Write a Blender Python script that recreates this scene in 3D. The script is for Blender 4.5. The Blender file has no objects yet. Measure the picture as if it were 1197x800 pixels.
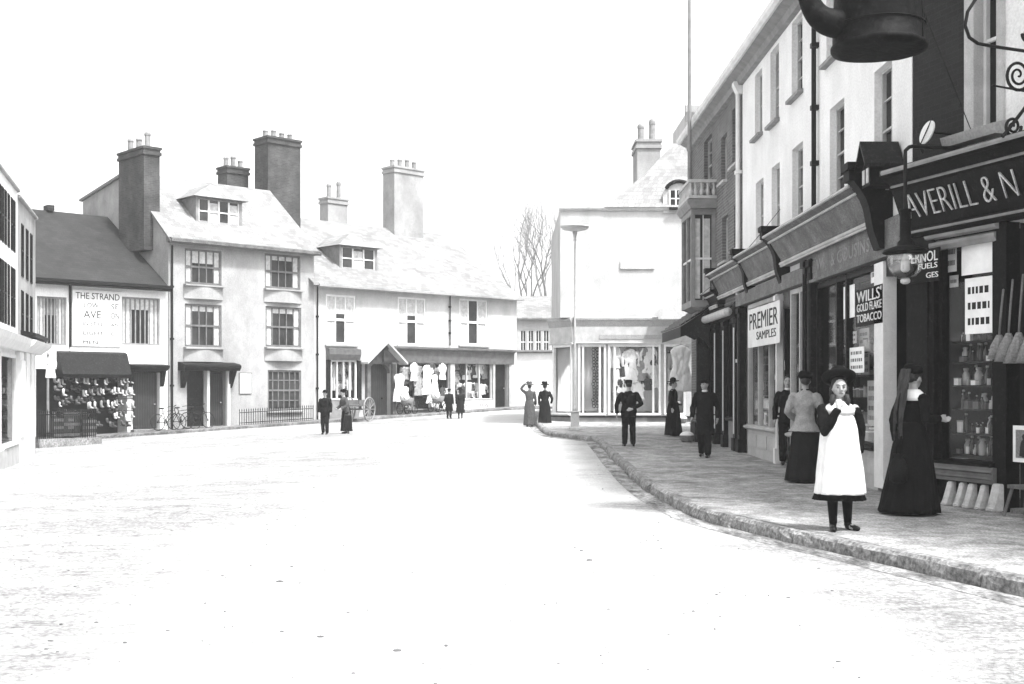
import bpy, bmesh, math, random
from mathutils import Vector, Matrix
random.seed(7)
C = bpy.context.scene.collection
R_ = math.radians
PI = math.pi

# ------------------------------------------------------------------ camera geometry
F_PX = 1400.0; CX = 594.0; CY = 456.0; EYE = 1.6

def smooth(t):
    t = max(0.0, min(1.0, t)); return t*t*(3-2*t)
def g(x, y):
    """height of the road surface"""
    return 0.0163*max(0.0, y-25.7)*(1-0.6*smooth((y-75)/60)) + 0.039*max(-22, min(0.0, x))*smooth((y-12)/23.0)
KP = [(7.6, -8), (6.9, 0), (6.1, 3), (5.0, 6), (3.97, 9.2), (3.36, 11.26), (2.75, 13.2), (2.36, 15.0), (2.19, 18.8), (2.32, 25.2),
      (2.45, 32), (2.4, 34.0), (1.75, 35.4), (1.35, 36.6), (1.15, 38.5), (1.05, 44), (1.2, 52), (1.2, 60)]
def kerb_x(y):
    for i in range(len(KP)-1):
        (x0, y0), (x1, y1) = KP[i], KP[i+1]
        if y0 <= y <= y1:
            def sl(a, b): return (KP[b][0]-KP[a][0])/(KP[b][1]-KP[a][1])
            m0 = sl(max(i-1, 0), i+1); m1 = sl(i, min(i+2, len(KP)-1))
            h = y1-y0; t = (y-y0)/h
            return (2*t**3-3*t*t+1)*x0+(t**3-2*t*t+t)*h*m0+(-2*t**3+3*t*t)*x1+(t**3-t*t)*h*m1
    return KP[-1][0]
PAVE = 0.14
def pz(x, y):
    return g(x, y) + (PAVE if x > kerb_x(y) else 0)
def at(px, py, Y):
    return Vector(((px-CX)/F_PX*Y, Y, EYE+(CY-py)/F_PX*Y))
def on_ground(px, py, pave=False):
    Y = 20.0
    for _ in range(60):
        X = (px-CX)/F_PX*Y
        Y = (EYE-(g(X, Y)+(PAVE if pave else 0)))*F_PX/max(1, (py-CY))
    X = (px-CX)/F_PX*Y
    return X, Y, g(X, Y)+(PAVE if pave else 0)

# ------------------------------------------------------------------ materials (all greys: a black-and-white place)
def mat(name, v, rough=0.85, var=0.25, scale=3.0, bump=0.0, bscale=40.0, spec=0.3, kind=None, k=None, fine=0.0, streak=0.0, worn=0.0):
    m = bpy.data.materials.new(name); m.use_nodes = True
    nt = m.node_tree; N = nt.nodes; L = nt.links
    b = N['Principled BSDF']
    b.inputs['Roughness'].default_value = rough
    b.inputs['Specular IOR Level'].default_value = spec
    tc = N.new('ShaderNodeTexCoord')
    def ramp(a, c, fac):
        r = N.new('ShaderNodeMapRange'); r.inputs['To Min'].default_value = a; r.inputs['To Max'].default_value = c
        r.inputs['From Min'].default_value = 0.3; r.inputs['From Max'].default_value = 0.7
        L.new(fac, r.inputs['Value']); return r.outputs['Result']
    n1 = N.new('ShaderNodeTexNoise'); n1.inputs['Scale'].default_value = scale; n1.inputs['Detail'].default_value = 6
    n1.inputs['Roughness'].default_value = 0.62
    L.new(tc.outputs['Object'], n1.inputs['Vector'])
    val = ramp(v*(1-var), v*(1+var), n1.outputs['Fac'])
    def mul(a, c):
        q = N.new('ShaderNodeMath'); q.operation = 'MULTIPLY'; L.new(a, q.inputs[0])
        if isinstance(c, float): q.inputs[1].default_value = c
        else: L.new(c, q.inputs[1])
        return q.outputs[0]
    if fine:
        n2 = N.new('ShaderNodeTexNoise'); n2.inputs['Scale'].default_value = bscale; n2.inputs['Detail'].default_value = 3
        L.new(tc.outputs['Object'], n2.inputs['Vector'])
        val = mul(val, ramp(1-fine, 1+fine, n2.outputs['Fac']))
    if streak:
        mp = N.new('ShaderNodeMapping'); mp.inputs['Scale'].default_value = (.9, .9, .35); L.new(tc.outputs['Object'], mp.inputs['Vector'])
        n4 = N.new('ShaderNodeTexNoise'); n4.inputs['Scale'].default_value = 1.6; n4.inputs['Detail'].default_value = 7; n4.inputs['Roughness'].default_value = .7
        L.new(mp.outputs[0], n4.inputs['Vector']); val = mul(val, ramp(1-streak, 1+streak*.4, n4.outputs['Fac']))
    if worn:
        n5 = N.new('ShaderNodeTexNoise'); n5.inputs['Scale'].default_value = 16; n5.inputs['Detail'].default_value = 8; n5.inputs['Roughness'].default_value = .8
        L.new(tc.outputs['Object'], n5.inputs['Vector'])
        r5 = N.new('ShaderNodeMapRange'); r5.inputs['From Min'].default_value = .52; r5.inputs['From Max'].default_value = .66; r5.inputs['To Min'].default_value = 1; r5.inputs['To Max'].default_value = 1+worn
        L.new(n5.outputs['Fac'], r5.inputs['Value']); val = mul(val, r5.outputs[0])
    height = None
    if kind in ('brick', 'slate'):
        t = N.new('ShaderNodeTexBrick')
        t.inputs['Color1'].default_value = (1.12, 1.12, 1.12, 1); t.inputs['Color2'].default_value = (.72, .72, .72, 1)
        mo = k.get('mortar', .55)
        t.inputs['Mortar'].default_value = (mo, mo, mo, 1)
        t.inputs['Scale'].default_value = 1.0
        t.inputs['Brick Width'].default_value = k['w']; t.inputs['Row Height'].default_value = k['h']
        t.inputs['Mortar Size'].default_value = k.get('m', .012); t.inputs['Mortar Smooth'].default_value = .2
        t.inputs['Bias'].default_value = 0.1
        L.new(tc.outputs['UV'], t.inputs['Vector'])
        bw = N.new('ShaderNodeRGBToBW'); L.new(t.outputs['Color'], bw.inputs['Color'])
        val = mul(val, bw.outputs['Val']); height = bw.outputs['Val']
    if kind == 'planks':
        w = N.new('ShaderNodeTexWave'); w.inputs['Scale'].default_value = k['s']; w.bands_direction = k.get('dir', 'X')
        w.inputs['Distortion'].default_value = 2.0
        L.new(tc.outputs['Object'], w.inputs['Vector'])
        val = mul(val, ramp(.6, 1.2, w.outputs['Fac']))
    cc = N.new('ShaderNodeCombineColor')
    for i in range(3): L.new(val, cc.inputs[i])
    L.new(cc.outputs['Color'], b.inputs['Base Color'])
    if bump:
        bn = N.new('ShaderNodeBump'); bn.inputs['Strength'].default_value = bump
        bn.inputs['Distance'].default_value = 0.02
        n3 = N.new('ShaderNodeTexNoise'); n3.inputs['Scale'].default_value = bscale; n3.inputs['Detail'].default_value = 5
        L.new(tc.outputs['Object'], n3.inputs['Vector'])
        if height is not None:
            ad = N.new('ShaderNodeMath'); ad.operation = 'ADD'; L.new(n3.outputs['Fac'], ad.inputs[0]); L.new(height, ad.inputs[1])
            L.new(ad.outputs[0], bn.inputs['Height'])
        else: L.new(n3.outputs['Fac'], bn.inputs['Height'])
        L.new(bn.outputs['Normal'], b.inputs['Normal'])
    return m

def glass_mat(name, tint=0.9, refl=0.12):
    m = bpy.data.materials.new(name); m.use_nodes = True
    nt = m.node_tree; N = nt.nodes; L = nt.links
    N.remove(N['Principled BSDF']); out = N['Material Output']
    t = N.new('ShaderNodeBsdfTransparent'); t.inputs['Color'].default_value = (tint, tint, tint, 1)
    gl = N.new('ShaderNodeBsdfGlossy'); gl.inputs['Roughness'].default_value = 0.03
    lw = N.new('ShaderNodeLayerWeight'); lw.inputs['Blend'].default_value = .5
    fr = N.new('ShaderNodeMath'); fr.operation = 'POWER'; fr.inputs[1].default_value = 5.0; L.new(lw.outputs['Facing'], fr.inputs[0])
    mx = N.new('ShaderNodeMixShader')
    ml = N.new('ShaderNodeMath'); ml.operation = 'MULTIPLY_ADD'; ml.inputs[1].default_value = .32; ml.inputs[2].default_value = refl*0.25
    L.new(fr.outputs[0], ml.inputs[0]); L.new(ml.outputs[0], mx.inputs['Fac'])
    L.new(t.outputs[0], mx.inputs[1]); L.new(gl.outputs[0], mx.inputs[2]); L.new(mx.outputs[0], out.inputs['Surface'])
    return m

M = {}
M['road'] = None; M['pave'] = None
M['stucco'] = mat('white_stucco', .78, .9, .10, .8, .35, 30, fine=.10, streak=.10)
M['stucco_grey'] = mat('grey_stucco', .30, .9, .25, .7, .4, 30, fine=.16, streak=.22)
M['stucco_b2'] = mat('stone_coloured_stucco', .33, .9, .2, .7, .4, 30, fine=.14, streak=.2)
M['stucco_pale'] = mat('pale_stucco', .46, .9, .16, .9, .35, 30, fine=.12, streak=.18)
M['brick'] = mat('brown_brick', .13, .9, .25, 1.2, .5, 60, kind='brick', k=dict(w=.225, h=.078, m=.012, mortar=1.5))
M['brick_dark'] = mat('dark_brick', .013, .9, .3, 1.5, .5, 60, kind='brick', k=dict(w=.225, h=.075, m=.008, mortar=1.3), fine=.3)
M['brick_mid'] = mat('weathered_brick', .06, .9, .4, 1.1, .5, 60, kind='brick', k=dict(w=.225, h=.075, m=.01, mortar=1.2), fine=.25, streak=.4)
M['slate'] = mat('dark_slate', .022, .7, .35, 1.0, .5, 30, kind='slate', k=dict(w=.3, h=.2, m=.012, mortar=.5), fine=.25)
M['slate_pale'] = mat('pale_slate', .23, .65, .22, .8, .3, 30, kind='slate', k=dict(w=.3, h=.22, m=.012, mortar=.6), fine=.2)
M['white'] = mat('white_paint', .70, .55, .1, 4, .05, 60, fine=.06, streak=.12)
M['cream'] = mat('cream_paint', .45, .6, .15, 4, .08, 60, fine=.12, streak=.25)
M['greypaint'] = mat('grey_paint', .2, .6, .25, 4, .1, 60)
M['fascia'] = mat('grained_brown_paint', .125, .6, .4, 3, .2, 60, fine=.5, streak=.35, worn=.8, spec=.15)
M['midpaint'] = mat('mid_brown_paint', .10, .5, .3, 5, .1, 60)
M['dark'] = mat('dark_paint', .009, .5, .4, 4, .15, 60, spec=.08, fine=.45, worn=2.5)
M['black'] = mat('black_paint', .0045, .55, .4, 5, .15, 60, spec=.06, fine=.5, worn=2.5)
M['iron'] = mat('black_iron', .007, .5, .4, 12, .2, 60, spec=.15)
M['tin'] = mat('sooty_tin', .0045, .6, .6, 5, .6, 14, fine=.7, spec=.07, worn=2.0)
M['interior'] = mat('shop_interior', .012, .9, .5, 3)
M['pane'] = mat('dark_pane', .012, .12, .5, .7, 0, spec=.2)
M['pane_far'] = mat('grey_pane', .03, .1, .8, .9, 0, spec=.3)
M['curtain'] = mat('pale_curtain', .45, .9, .3, 8, .2, 20)
M['paper'] = mat('white_paper', .82, .8, .1, 4)
M['ink'] = mat('black_ink', .012, .7, .3, 9, worn=1.5)
M['gilt'] = mat('pale_gilt', .5, .45, .45, 7, .1, 60, fine=.35, streak=.3)
M['wood'] = mat('grey_wood', .12, .75, .35, 4, .2, 50, fine=.2)
M['darkwood'] = mat('dark_door_wood', .025, .6, .35, 3, .15, 40, kind='planks', k=dict(s=4.0))
M['stone'] = mat('kerb_stone', .20, .9, .45, 3.0, .9, 24, fine=.45)
M['pot'] = mat('clay_pot', .22, .9, .3, 6)
M['bark'] = mat('bark', .2, .9, .35, 6, .5, 30)
M['skin'] = mat('skin', .31, .55, .07, 14, .03, 80, spec=.4)
M['hair'] = mat('dark_hair', .02, .55, .4, 30, .5, 90)
M['eye'] = mat('eye_white', .24, .3, .05, 4)
M['iris'] = mat('dark_iris', .01, .2, .1, 4)
M['lip'] = mat('lip', .09, .5, .1, 20)
M['cloth_black'] = mat('black_cloth', .0055, .9, .35, 6, .35, 70, fine=.3, spec=.08)
M['cloth_dark'] = mat('dark_cloth', .010, .9, .35, 6, .35, 70, fine=.3, spec=.08)
M['cloth_grey'] = mat('grey_tweed', .27, .95, .2, 9, .4, 120, fine=.35)
M['cloth_mid'] = mat('patterned_cloth', .06, .95, .5, 22, .4, 90, fine=.4)
M['cloth_white'] = mat('white_cotton', .70, .85, .10, 7, .4, 25)
M['linen'] = mat('white_linen', .8, .9, .05, 4, .1, 40)
M['veil'] = mat('grey_veil', .035, .9, .3, 10, .3, 60)
M['leather'] = mat('black_leather', .008, .4, .3, 9, .2, 60, spec=.2)
M['wicker'] = mat('wicker', .2, .8, .4, 40, .5, 120)
M['enamel'] = mat('pale_stoneware', .5, .5, .25, 14, .1, 60)
M['jarA'] = mat('dark_jar', .03, .2, .4, 9, spec=.5)
M['jarB'] = mat('pale_jar', .4, .25, .3, 9, spec=.5)
M['glass'] = glass_mat('shop_glass', .95, .06)
M['lampglass'] = glass_mat('lamp_glass', .92, .8)

# ------------------------------------------------------------------ mesh helpers
ORIG = {}          # object name -> world location of its root
def new_bm():
    b = bmesh.new(); b.loops.layers.uv.verify(); return b
def poly(bm, pts, uvs=None):
    vs = [bm.verts.new(p) for p in pts]
    try: f = bm.faces.new(vs)
    except ValueError: return None
    if uvs:
        l = bm.loops.layers.uv.verify()
        for lp, uv in zip(f.loops, uvs): lp[l].uv = uv
    return f
class Frame:
    """a vertical plane: u along it (left to right for someone facing it), d outwards, z up"""
    def __init__(s, o, d):
        s.o = Vector((o[0], o[1])); s.d = Vector(d).normalized(); s.n = Vector((s.d.y, -s.d.x))
    def P(s, u, d, z):
        p = s.o+s.d*u+s.n*d; return Vector((p.x, p.y, z))
    def u(s, px, d=0.0):
        o = s.o+s.n*d; r = Vector(((px-CX)/F_PX, 1.0))
        # o + d*u = r*t
        det = s.d.x*(-r.y)+r.x*s.d.y
        return ((-o.x)*(-r.y)-(-r.x)*(-o.y))/det
    def z(s, px, py, d=0.0):
        p = s.P(s.u(px, d), d, 0); return EYE+(CY-py)/F_PX*p.y
    def rect(s, x0, x1, yt, yb, d=0.0):
        xm = (x0+x1)/2; return s.u(x0, d), s.u(x1, d), s.z(xm, yb, d), s.z(xm, yt, d)
    def box(s, bm, u0, u1, d0, d1, z0, z1):
        P = s.P
        c = [(u, d, z) for z in (z0, z1) for d in (d0, d1) for u in (u0, u1)]
        v = [bm.verts.new(P(*q)) for q in c]
        l = bm.loops.layers.uv.verify()
        for idx, ax in (((2, 3, 7, 6), 0), ((1, 0, 4, 5), 0), ((0, 2, 6, 4), 1), ((3, 1, 5, 7), 1), ((4, 6, 7, 5), 2), ((0, 1, 3, 2), 2)):
            f = bm.faces.new([v[i] for i in idx])
            for lp, i in zip(f.loops, idx):
                q = c[i]
                lp[l].uv = (q[0], q[2]) if ax == 0 else ((q[1], q[2]) if ax == 1 else (q[0], q[1]))
    def prism(s, bm, prof, u0, u1):
        """extrude a (d,z) profile along u"""
        n = len(prof)
        a = [bm.verts.new(s.P(u0, d, z)) for d, z in prof]; b = [bm.verts.new(s.P(u1, d, z)) for d, z in prof]
        l = bm.loops.layers.uv.verify(); acc = 0
        for i in range(n):
            j = (i+1) % n
            w = math.hypot(prof[j][0]-prof[i][0], prof[j][1]-prof[i][1])
            f = bm.faces.new([a[i], b[i], b[j], a[j]])
            for lp, uv in zip(f.loops, ((u0, acc), (u1, acc), (u1, acc+w), (u0, acc+w))): lp[l].uv = uv
            acc += w
        bm.faces.new(a[::-1]); bm.faces.new(b)
    def facade(s, bm, u0, u1, z0, z1, ops, d=0.0, rev=.2):
        us = sorted({u0, u1, *[q for o in ops for q in o[:2] if u0 < q < u1]}); zs = sorted({z0, z1, *[q for o in ops for q in o[2:4] if z0 < q < z1]})
        for i in range(len(us)-1):
            for j in range(len(zs)-1):
                uc, zc = (us[i]+us[i+1])/2, (zs[j]+zs[j+1])/2
                if any(o[0] < uc < o[1] and o[2] < zc < o[3] for o in ops): continue
                q = ((us[i], zs[j]), (us[i+1], zs[j]), (us[i+1], zs[j+1]), (us[i], zs[j+1]))
                poly(bm, [s.P(a, d, b) for a, b in q], q)
        for o in ops:
            a, b, e, f = o[:4]; r = o[4] if len(o) > 4 else rev
            for (p, q) in (((a, e), (b, e)), ((b, e), (b, f)), ((b, f), (a, f)), ((a, f), (a, e))):
                pts = [s.P(p[0], d, p[1]), s.P(q[0], d, q[1]), s.P(q[0], d-r, q[1]), s.P(p[0], d-r, p[1])]
                Lq = math.hypot(q[0]-p[0], q[1]-p[1])
                poly(bm, pts, ((0, 0), (Lq, 0), (Lq, r), (0, r)) if p[1] == q[1] else ((0, p[1]), (0, q[1]), (r, q[1]), (r, p[1])))
    def mass(s, bm, u0, u1, z0, z1, depth, d=0.0, top=True):
        """side walls, back and top closing a facade into a building"""
        def q(a, b, uv): poly(bm, [s.P(*a[0]), s.P(*a[1]), s.P(*b[0]), s.P(*b[1])], uv)
        for u in (u0, u1):
            q(((u, d, z0), (u, d-depth, z0)), ((u, d-depth, z1), (u, d, z1)), ((0, z0), (depth, z0), (depth, z1), (0, z1)))
        q(((u0, d-depth, z0), (u1, d-depth, z0)), ((u1, d-depth, z1), (u0, d-depth, z1)), ((u0, z0), (u1, z0), (u1, z1), (u0, z1)))
        if top: q(((u0, d, z1), (u1, d, z1)), ((u1, d-depth, z1), (u0, d-depth, z1)), ((u0, 0), (u1, 0), (u1, depth), (u0, depth)))

def tube(bm, pts, rad, seg=8, caps=True, flat=None):
    pts = [Vector(p) for p in pts]
    if not hasattr(rad, '__len__'): rad = [rad]*len(pts)
    n = len(pts); rings = []
    t0 = (pts[1]-pts[0]).normalized()
    ref = Vector((0, 0, 1)) if abs(t0.z) < .9 else Vector((1, 0, 0))
    a = t0.cross(ref).normalized()
    for i in range(n):
        if i == 0: t = pts[1]-pts[0]
        elif i == n-1: t = pts[-1]-pts[-2]
        else: t = (pts[i+1]-pts[i]).normalized()+(pts[i]-pts[i-1]).normalized()
        t.normalize()
        a = (a-t*a.dot(t)).normalized(); b = t.cross(a)
        rr = rad[i]
        rings.append([bm.verts.new(pts[i]+(a*math.cos(2*PI*k/seg)+b*math.sin(2*PI*k/seg))*rr) for k in range(seg)])
    for i in range(n-1):
        for k in range(seg):
            bm.faces.new([rings[i][k], rings[i][(k+1) % seg], rings[i+1][(k+1) % seg], rings[i+1][k]])
    if caps:
        for i, sgn in ((0, -1), (n-1, 1)):
            t = (pts[1]-pts[0]).normalized() if i == 0 else (pts[-1]-pts[-2]).normalized()
            c = bm.verts.new(pts[i]+t*sgn*rad[i]*.6)
            for k in range(seg):
                q = [rings[i][k], rings[i][(k+1) % seg], c]
                bm.faces.new(q if i else q[::-1])
def loft(bm, rings, seg=24, folds=None):
    """rings: (cx,cy,z,rx,ry[,fold amplitude])"""
    R = []
    for r in rings:
        cx, cy, z, rx, ry = r[:5]; fa = r[5] if len(r) > 5 else 0
        row = []
        for k in range(seg):
            th = 2*PI*k/seg
            m = 1+(fa*folds(th) if folds else 0)
            row.append(bm.verts.new((cx+rx*m*math.cos(th), cy+ry*m*math.sin(th), z)))
        R.append(row)
    up = rings[-1][2] > rings[0][2]
    for i in range(len(R)-1):
        for k in range(seg):
            q = [R[i][k], R[i][(k+1) % seg], R[i+1][(k+1) % seg], R[i+1][k]]
            bm.faces.new(q if up else q[::-1])
    for i in (0, len(R)-1):
        try: bm.faces.new(R[i] if (i and up) or (not i and not up) else R[i][::-1])
        except ValueError: pass
def ell(bm, c, r, rot=None, seg=16):
    m = Matrix.Translation(Vector(c)) @ (rot.to_4x4() if rot else Matrix.Identity(4)) @ Matrix.Diagonal((r[0], r[1], r[2], 1))
    bmesh.ops.create_uvsphere(bm, u_segments=seg, v_segments=max(6, seg//2+2), radius=1, matrix=m)
def lathe(bm, prof, c=(0, 0, 0), seg=24):
    rings = [[bm.verts.new((c[0]+max(r, 1e-4)*math.cos(2*PI*k/seg), c[1]+max(r, 1e-4)*math.sin(2*PI*k/seg), c[2]+z)) for k in range(seg)] for r, z in prof]
    for i in range(len(rings)-1):
        for k in range(seg):
            bm.faces.new([rings[i][k], rings[i][(k+1) % seg], rings[i+1][(k+1) % seg], rings[i+1][k]])
    bm.faces.new(rings[0][::-1]); bm.faces.new(rings[-1])
def cbox(bm, c, s, rot=None):
    m = Matrix.Translation(Vector(c)) @ (rot.to_4x4() if rot else Matrix.Identity(4)) @ Matrix.Diagonal((s[0], s[1], s[2], 1))
    bmesh.ops.create_cube(bm, size=1, matrix=m)
def ring(bm, c, R, r, ax='y', seg=28, s2=6):
    rows = []
    for i in range(seg):
        a = 2*PI*i/seg; row = []
        for j in range(s2):
            b = 2*PI*j/s2; q = R+r*math.cos(b); h = r*math.sin(b)
            p = {'y': (q*math.cos(a), h, q*math.sin(a)), 'x': (h, q*math.cos(a), q*math.sin(a)), 'z': (q*math.cos(a), q*math.sin(a), h)}[ax]
            row.append(bm.verts.new((c[0]+p[0], c[1]+p[1], c[2]+p[2])))
        rows.append(row)
    for i in range(seg):
        for j in range(s2):
            bm.faces.new([rows[i][j], rows[(i+1) % seg][j], rows[(i+1) % seg][(j+1) % s2], rows[i][(j+1) % s2]])

def root_loc(p):
    return ORIG.get(p.name, Vector((0, 0, 0)))
def obj(name, bm, m, parent=None, world=True, sm=False, mesh=None):
    me = mesh
    if me is None:
        bmesh.ops.recalc_face_normals(bm, faces=bm.faces[:])
        me = bpy.data.meshes.new(name); bm.to_mesh(me); bm.free()
    if not me.materials: me.materials.append(m)
    if sm:
        me.shade_smooth()
    o = bpy.data.objects.new(name, me); C.objects.link(o)
    if parent:
        o.parent = parent; w = root_loc(parent); ORIG[o.name] = w
        if world: me.transform(Matrix.Translation(-w))
    return o
def thing(name, label, cat, loc=(0, 0, 0), rotz=0, group=None):
    o = bpy.data.objects.new(name, None); C.objects.link(o); o.empty_display_size = .3
    o.location = loc; o.rotation_euler = (0, 0, rotz); ORIG[o.name] = Vector(loc)
    o['label'] = label; o['category'] = cat
    if group: o['group'] = group
    return o
def tag(o, label, cat, group=None):
    o['label'] = label; o['category'] = cat
    if group: o['group'] = group
    return o
def struct(name, bm, m, sm=False):
    o = obj(name, bm, m, sm=sm); o['kind'] = 'structure'; return o
KIDS = {}
def dup(root, loc, rotz=None, label=None, group=None, scale=None):
    r = root.copy(); C.objects.link(r); r.location = loc
    if rotz is not None: r.rotation_euler = (r.rotation_euler[0], r.rotation_euler[1], rotz)
    if scale: r.scale = scale
    if label: r['label'] = label
    if group: r['group'] = group
    if root.name not in KIDS: KIDS[root.name] = [(ch, list(ch.children)) for ch in root.children]
    for ch, gcs in KIDS[root.name]:
        c = ch.copy(); C.objects.link(c); c.parent = r
        for gc in gcs:
            d = gc.copy(); C.objects.link(d); d.parent = c
    return r
def recentre(o, loc):
    """give a single-mesh thing an origin at loc"""
    o.data.transform(Matrix.Translation(-Vector(loc))); o.location = loc; return o
def remesh(bm, vox, it=3, mat_=None, name='m', fac=.5):
    me = bpy.data.meshes.new(name); bm.to_mesh(me); bm.free()
    o = bpy.data.objects.new('tmp', me); C.objects.link(o)
    r = o.modifiers.new('r', 'REMESH'); r.mode = 'VOXEL'; r.voxel_size = vox; r.use_smooth_shade = True
    if it:
        s = o.modifiers.new('s', 'SMOOTH'); s.iterations = it; s.factor = fac
    dg = bpy.context.evaluated_depsgraph_get()
    out = bpy.data.meshes.new_from_object(o.evaluated_get(dg))
    bpy.data.objects.remove(o); bpy.data.meshes.remove(me)
    out.name = name; out.materials.clear()
    if mat_: out.materials.append(mat_)
    return out
from mathutils import noise as mnoise
def wrinkle(me, amp, fx=11, fz=5, seed=0):
    nor = [v.normal.copy() for v in me.vertices]; out = []
    for v, n in zip(me.vertices, nor):
        c = v.co
        a = mnoise.noise((c.x*fx+seed, c.y*fx, c.z*fz))+.5*mnoise.noise((c.x*fx*2.3, c.y*fx*2.3+seed, c.z*fz*2.6))
        w = c+n*((a-.35*abs(a))*amp); out += w[:]
    me.vertices.foreach_set('co', out); me.update()
def text(body, size, fr, u, d, z, m, parent, name='lettering', align='LEFT', fit=None, ext=.006, tilt=0.0, off=0.0):
    cu = bpy.data.curves.new('t', 'FONT'); cu.body = body; cu.size = size; cu.extrude = ext; cu.offset = off; cu.align_x = align; cu.align_y = 'CENTER'
    cu.resolution_u = 3
    o = bpy.data.objects.new('t', cu); C.objects.link(o)
    bpy.context.view_layer.update()
    me = bpy.data.meshes.new_from_object(o.evaluated_get(bpy.context.evaluated_depsgraph_get()))
    bpy.data.objects.remove(o)
    w = max((v.co.x for v in me.vertices), default=1)-min((v.co.x for v in me.vertices), default=0)
    sx = (fit/w) if fit else 1
    X = Vector((fr.d.x, fr.d.y, 0)); Nn = Vector((fr.n.x, fr.n.y, 0)); Zv = Vector((0, 0, 1))
    Yv = (Zv*math.cos(tilt)+Nn*math.sin(tilt)); Nt = X.cross(Yv)
    mt = Matrix((X, Yv, Nt)).transposed().to_4x4(); mt.translation = fr.P(u, d, z)
    me.transform(mt @ Matrix.Diagonal((sx, 1, 1, 1)))
    me.materials.clear(); me.name = name
    return obj(name, None, m, parent, mesh=(me.materials.append(m) or me))

# ------------------------------------------------------------------ building parts
def window(fr, r, parent, fm, pm, d=-.14, nx=2, ny=2, fw=.05, bar=.025, sill=None, sproj=.1, curtain=0, lab=None, meet=True):
    u0, u1, z0, z1 = r
    b = new_bm()
    fr.box(b, u0, u0+fw, d, d+.06, z0, z1); fr.box(b, u1-fw, u1, d, d+.06, z0, z1)
    fr.box(b, u0+fw, u1-fw, d, d+.06, z0, z0+fw*1.2); fr.box(b, u0+fw, u1-fw, d, d+.06, z1-fw, z1)
    for i in range(1, nx):
        uc = u0+(u1-u0)*i/nx; fr.box(b, uc-bar/2, uc+bar/2, d+.003, d+.045, z0+fw*1.2, z1-fw)
    for j in range(1, ny):
        zc = z0+(z1-z0)*j/ny; h = bar*(1.6 if meet and j*2 == ny else 1)
        fr.box(b, u0+fw, u1-fw, d+.006, d+.04+(.012 if h > bar else 0), zc-h/2, zc+h/2)
    w = obj('window', b, fm, parent)
    if lab: w['label'] = lab
    p = new_bm(); fr.box(p, u0+.004, u1-.004, d-.03, d-.002, z0+.004, z1-.004)
    obj('pane', p, pm, w)
    if curtain:
        for (a, e) in ((u0+fw, u0+fw+(u1-u0)*curtain), (u1-fw-(u1-u0)*curtain, u1-fw)):
            c = new_bm(); n = 8
            for i in range(n):
                x0 = a+(e-a)*i/n; x1 = a+(e-a)*(i+1)/n
                poly(c, [fr.P(x0, d+.001+(i % 2)*.0015, z0+.06), fr.P(x1, d+.001+((i+1) % 2)*.0015, z0+.06), fr.P(x1, d+.001+((i+1) % 2)*.0015, z1-.05), fr.P(x0, d+.001+(i % 2)*.0015, z1-.05)])
            obj('curtain', c, M['curtain'], w)
    if curtain:
        rb_ = random.Random(int(u0*97+z0*31)); hh = rb_.choice((0, .12, .22, .34, .45))*(z1-z0)
        if hh:
            bb = new_bm(); fr.box(bb, u0+fw+(u1-u0)*.02, u1-fw-(u1-u0)*.02, d+.0006, d+.0009, z1-fw-hh, z1-fw); obj('blind', bb, M['curtain'] if rb_.random() < .6 else M['wood'], w)
    if sill:
        s = new_bm(); fr.prism(s, [(d+.062, z0-.09), (sproj, z0-.09), (sproj, z0-.03), (d+.062, z0+.003)], u0-.07, u1+.07)
        obj('sill', s, sill, w)
    return w
def gable_roof(fr, u0, u1, ze, zr, depth, half, parent, m, over=.25, eave=.3, thick=.1, back=None):
    """roof with its ridge parallel to the street; half = distance from front to ridge"""
    b = new_bm()
    sl = (zr-ze)/half
    prof = [(eave, ze-eave*sl), (-half, zr), (-depth-eave, zr-(depth+eave-half)*sl), (-depth-eave, zr-(depth+eave-half)*sl-thick), (-half, zr-thick*1.25), (eave, ze-eave*sl-thick)]
    if back is not None: prof[2] = (-depth-.15, back); prof[3] = (-depth-.15, back-thick)
    fr.prism(b, prof, u0-over, u1+over)
    return obj('roof', b, m, parent)
def gable_wall(b, fr, u, ze, zr, depth, half):
    sl = (zr-ze)/half
    pts = [(0, ze), (-half, zr-.1), (-depth, zr-(depth-half)*sl)]
    poly(b, [fr.P(u, *p) for p in pts], pts)
    poly(b, [fr.P(u, *p) for p in ((0, ze), (-depth, zr-(depth-half)*sl), (-depth, ze))], None)
def chimney(fr, u0, u1, d0, d1, z0, z1, parent, m, pots=3, pot_h=.5, taper=False, along='u'):
    b = new_bm()
    fr.box(b, u0, u1, d0, d1, z0, z1-.35)
    fr.box(b, u0-.06, u1+.06, d0-.06, d1+.06, z1-.35, z1-.22)
    fr.box(b, u0-.02, u1+.02, d0-.02, d1+.02, z1-.22, z1-.1)
    fr.box(b, u0-.07, u1+.07, d0-.07, d1+.07, z1-.1, z1)
    c = obj('chimney', b, m, parent)
    for i in range(pots):
        t = (i+.5)/pots
        if along == 'u': p = fr.P(u0+(u1-u0)*t, (d0+d1)/2, z1)
        else: p = fr.P((u0+u1)/2, d0+(d1-d0)*t, z1)
        q = new_bm(); h = pot_h*random.uniform(.8, 1.25)
        lathe(q, [(.13, 0), (.12, h*.75), (.14, h*.8), (.14, h*.9), (.105, h)], p, 12)
        obj('chimney_pot', q, M['pot'], c)
    return c
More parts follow.
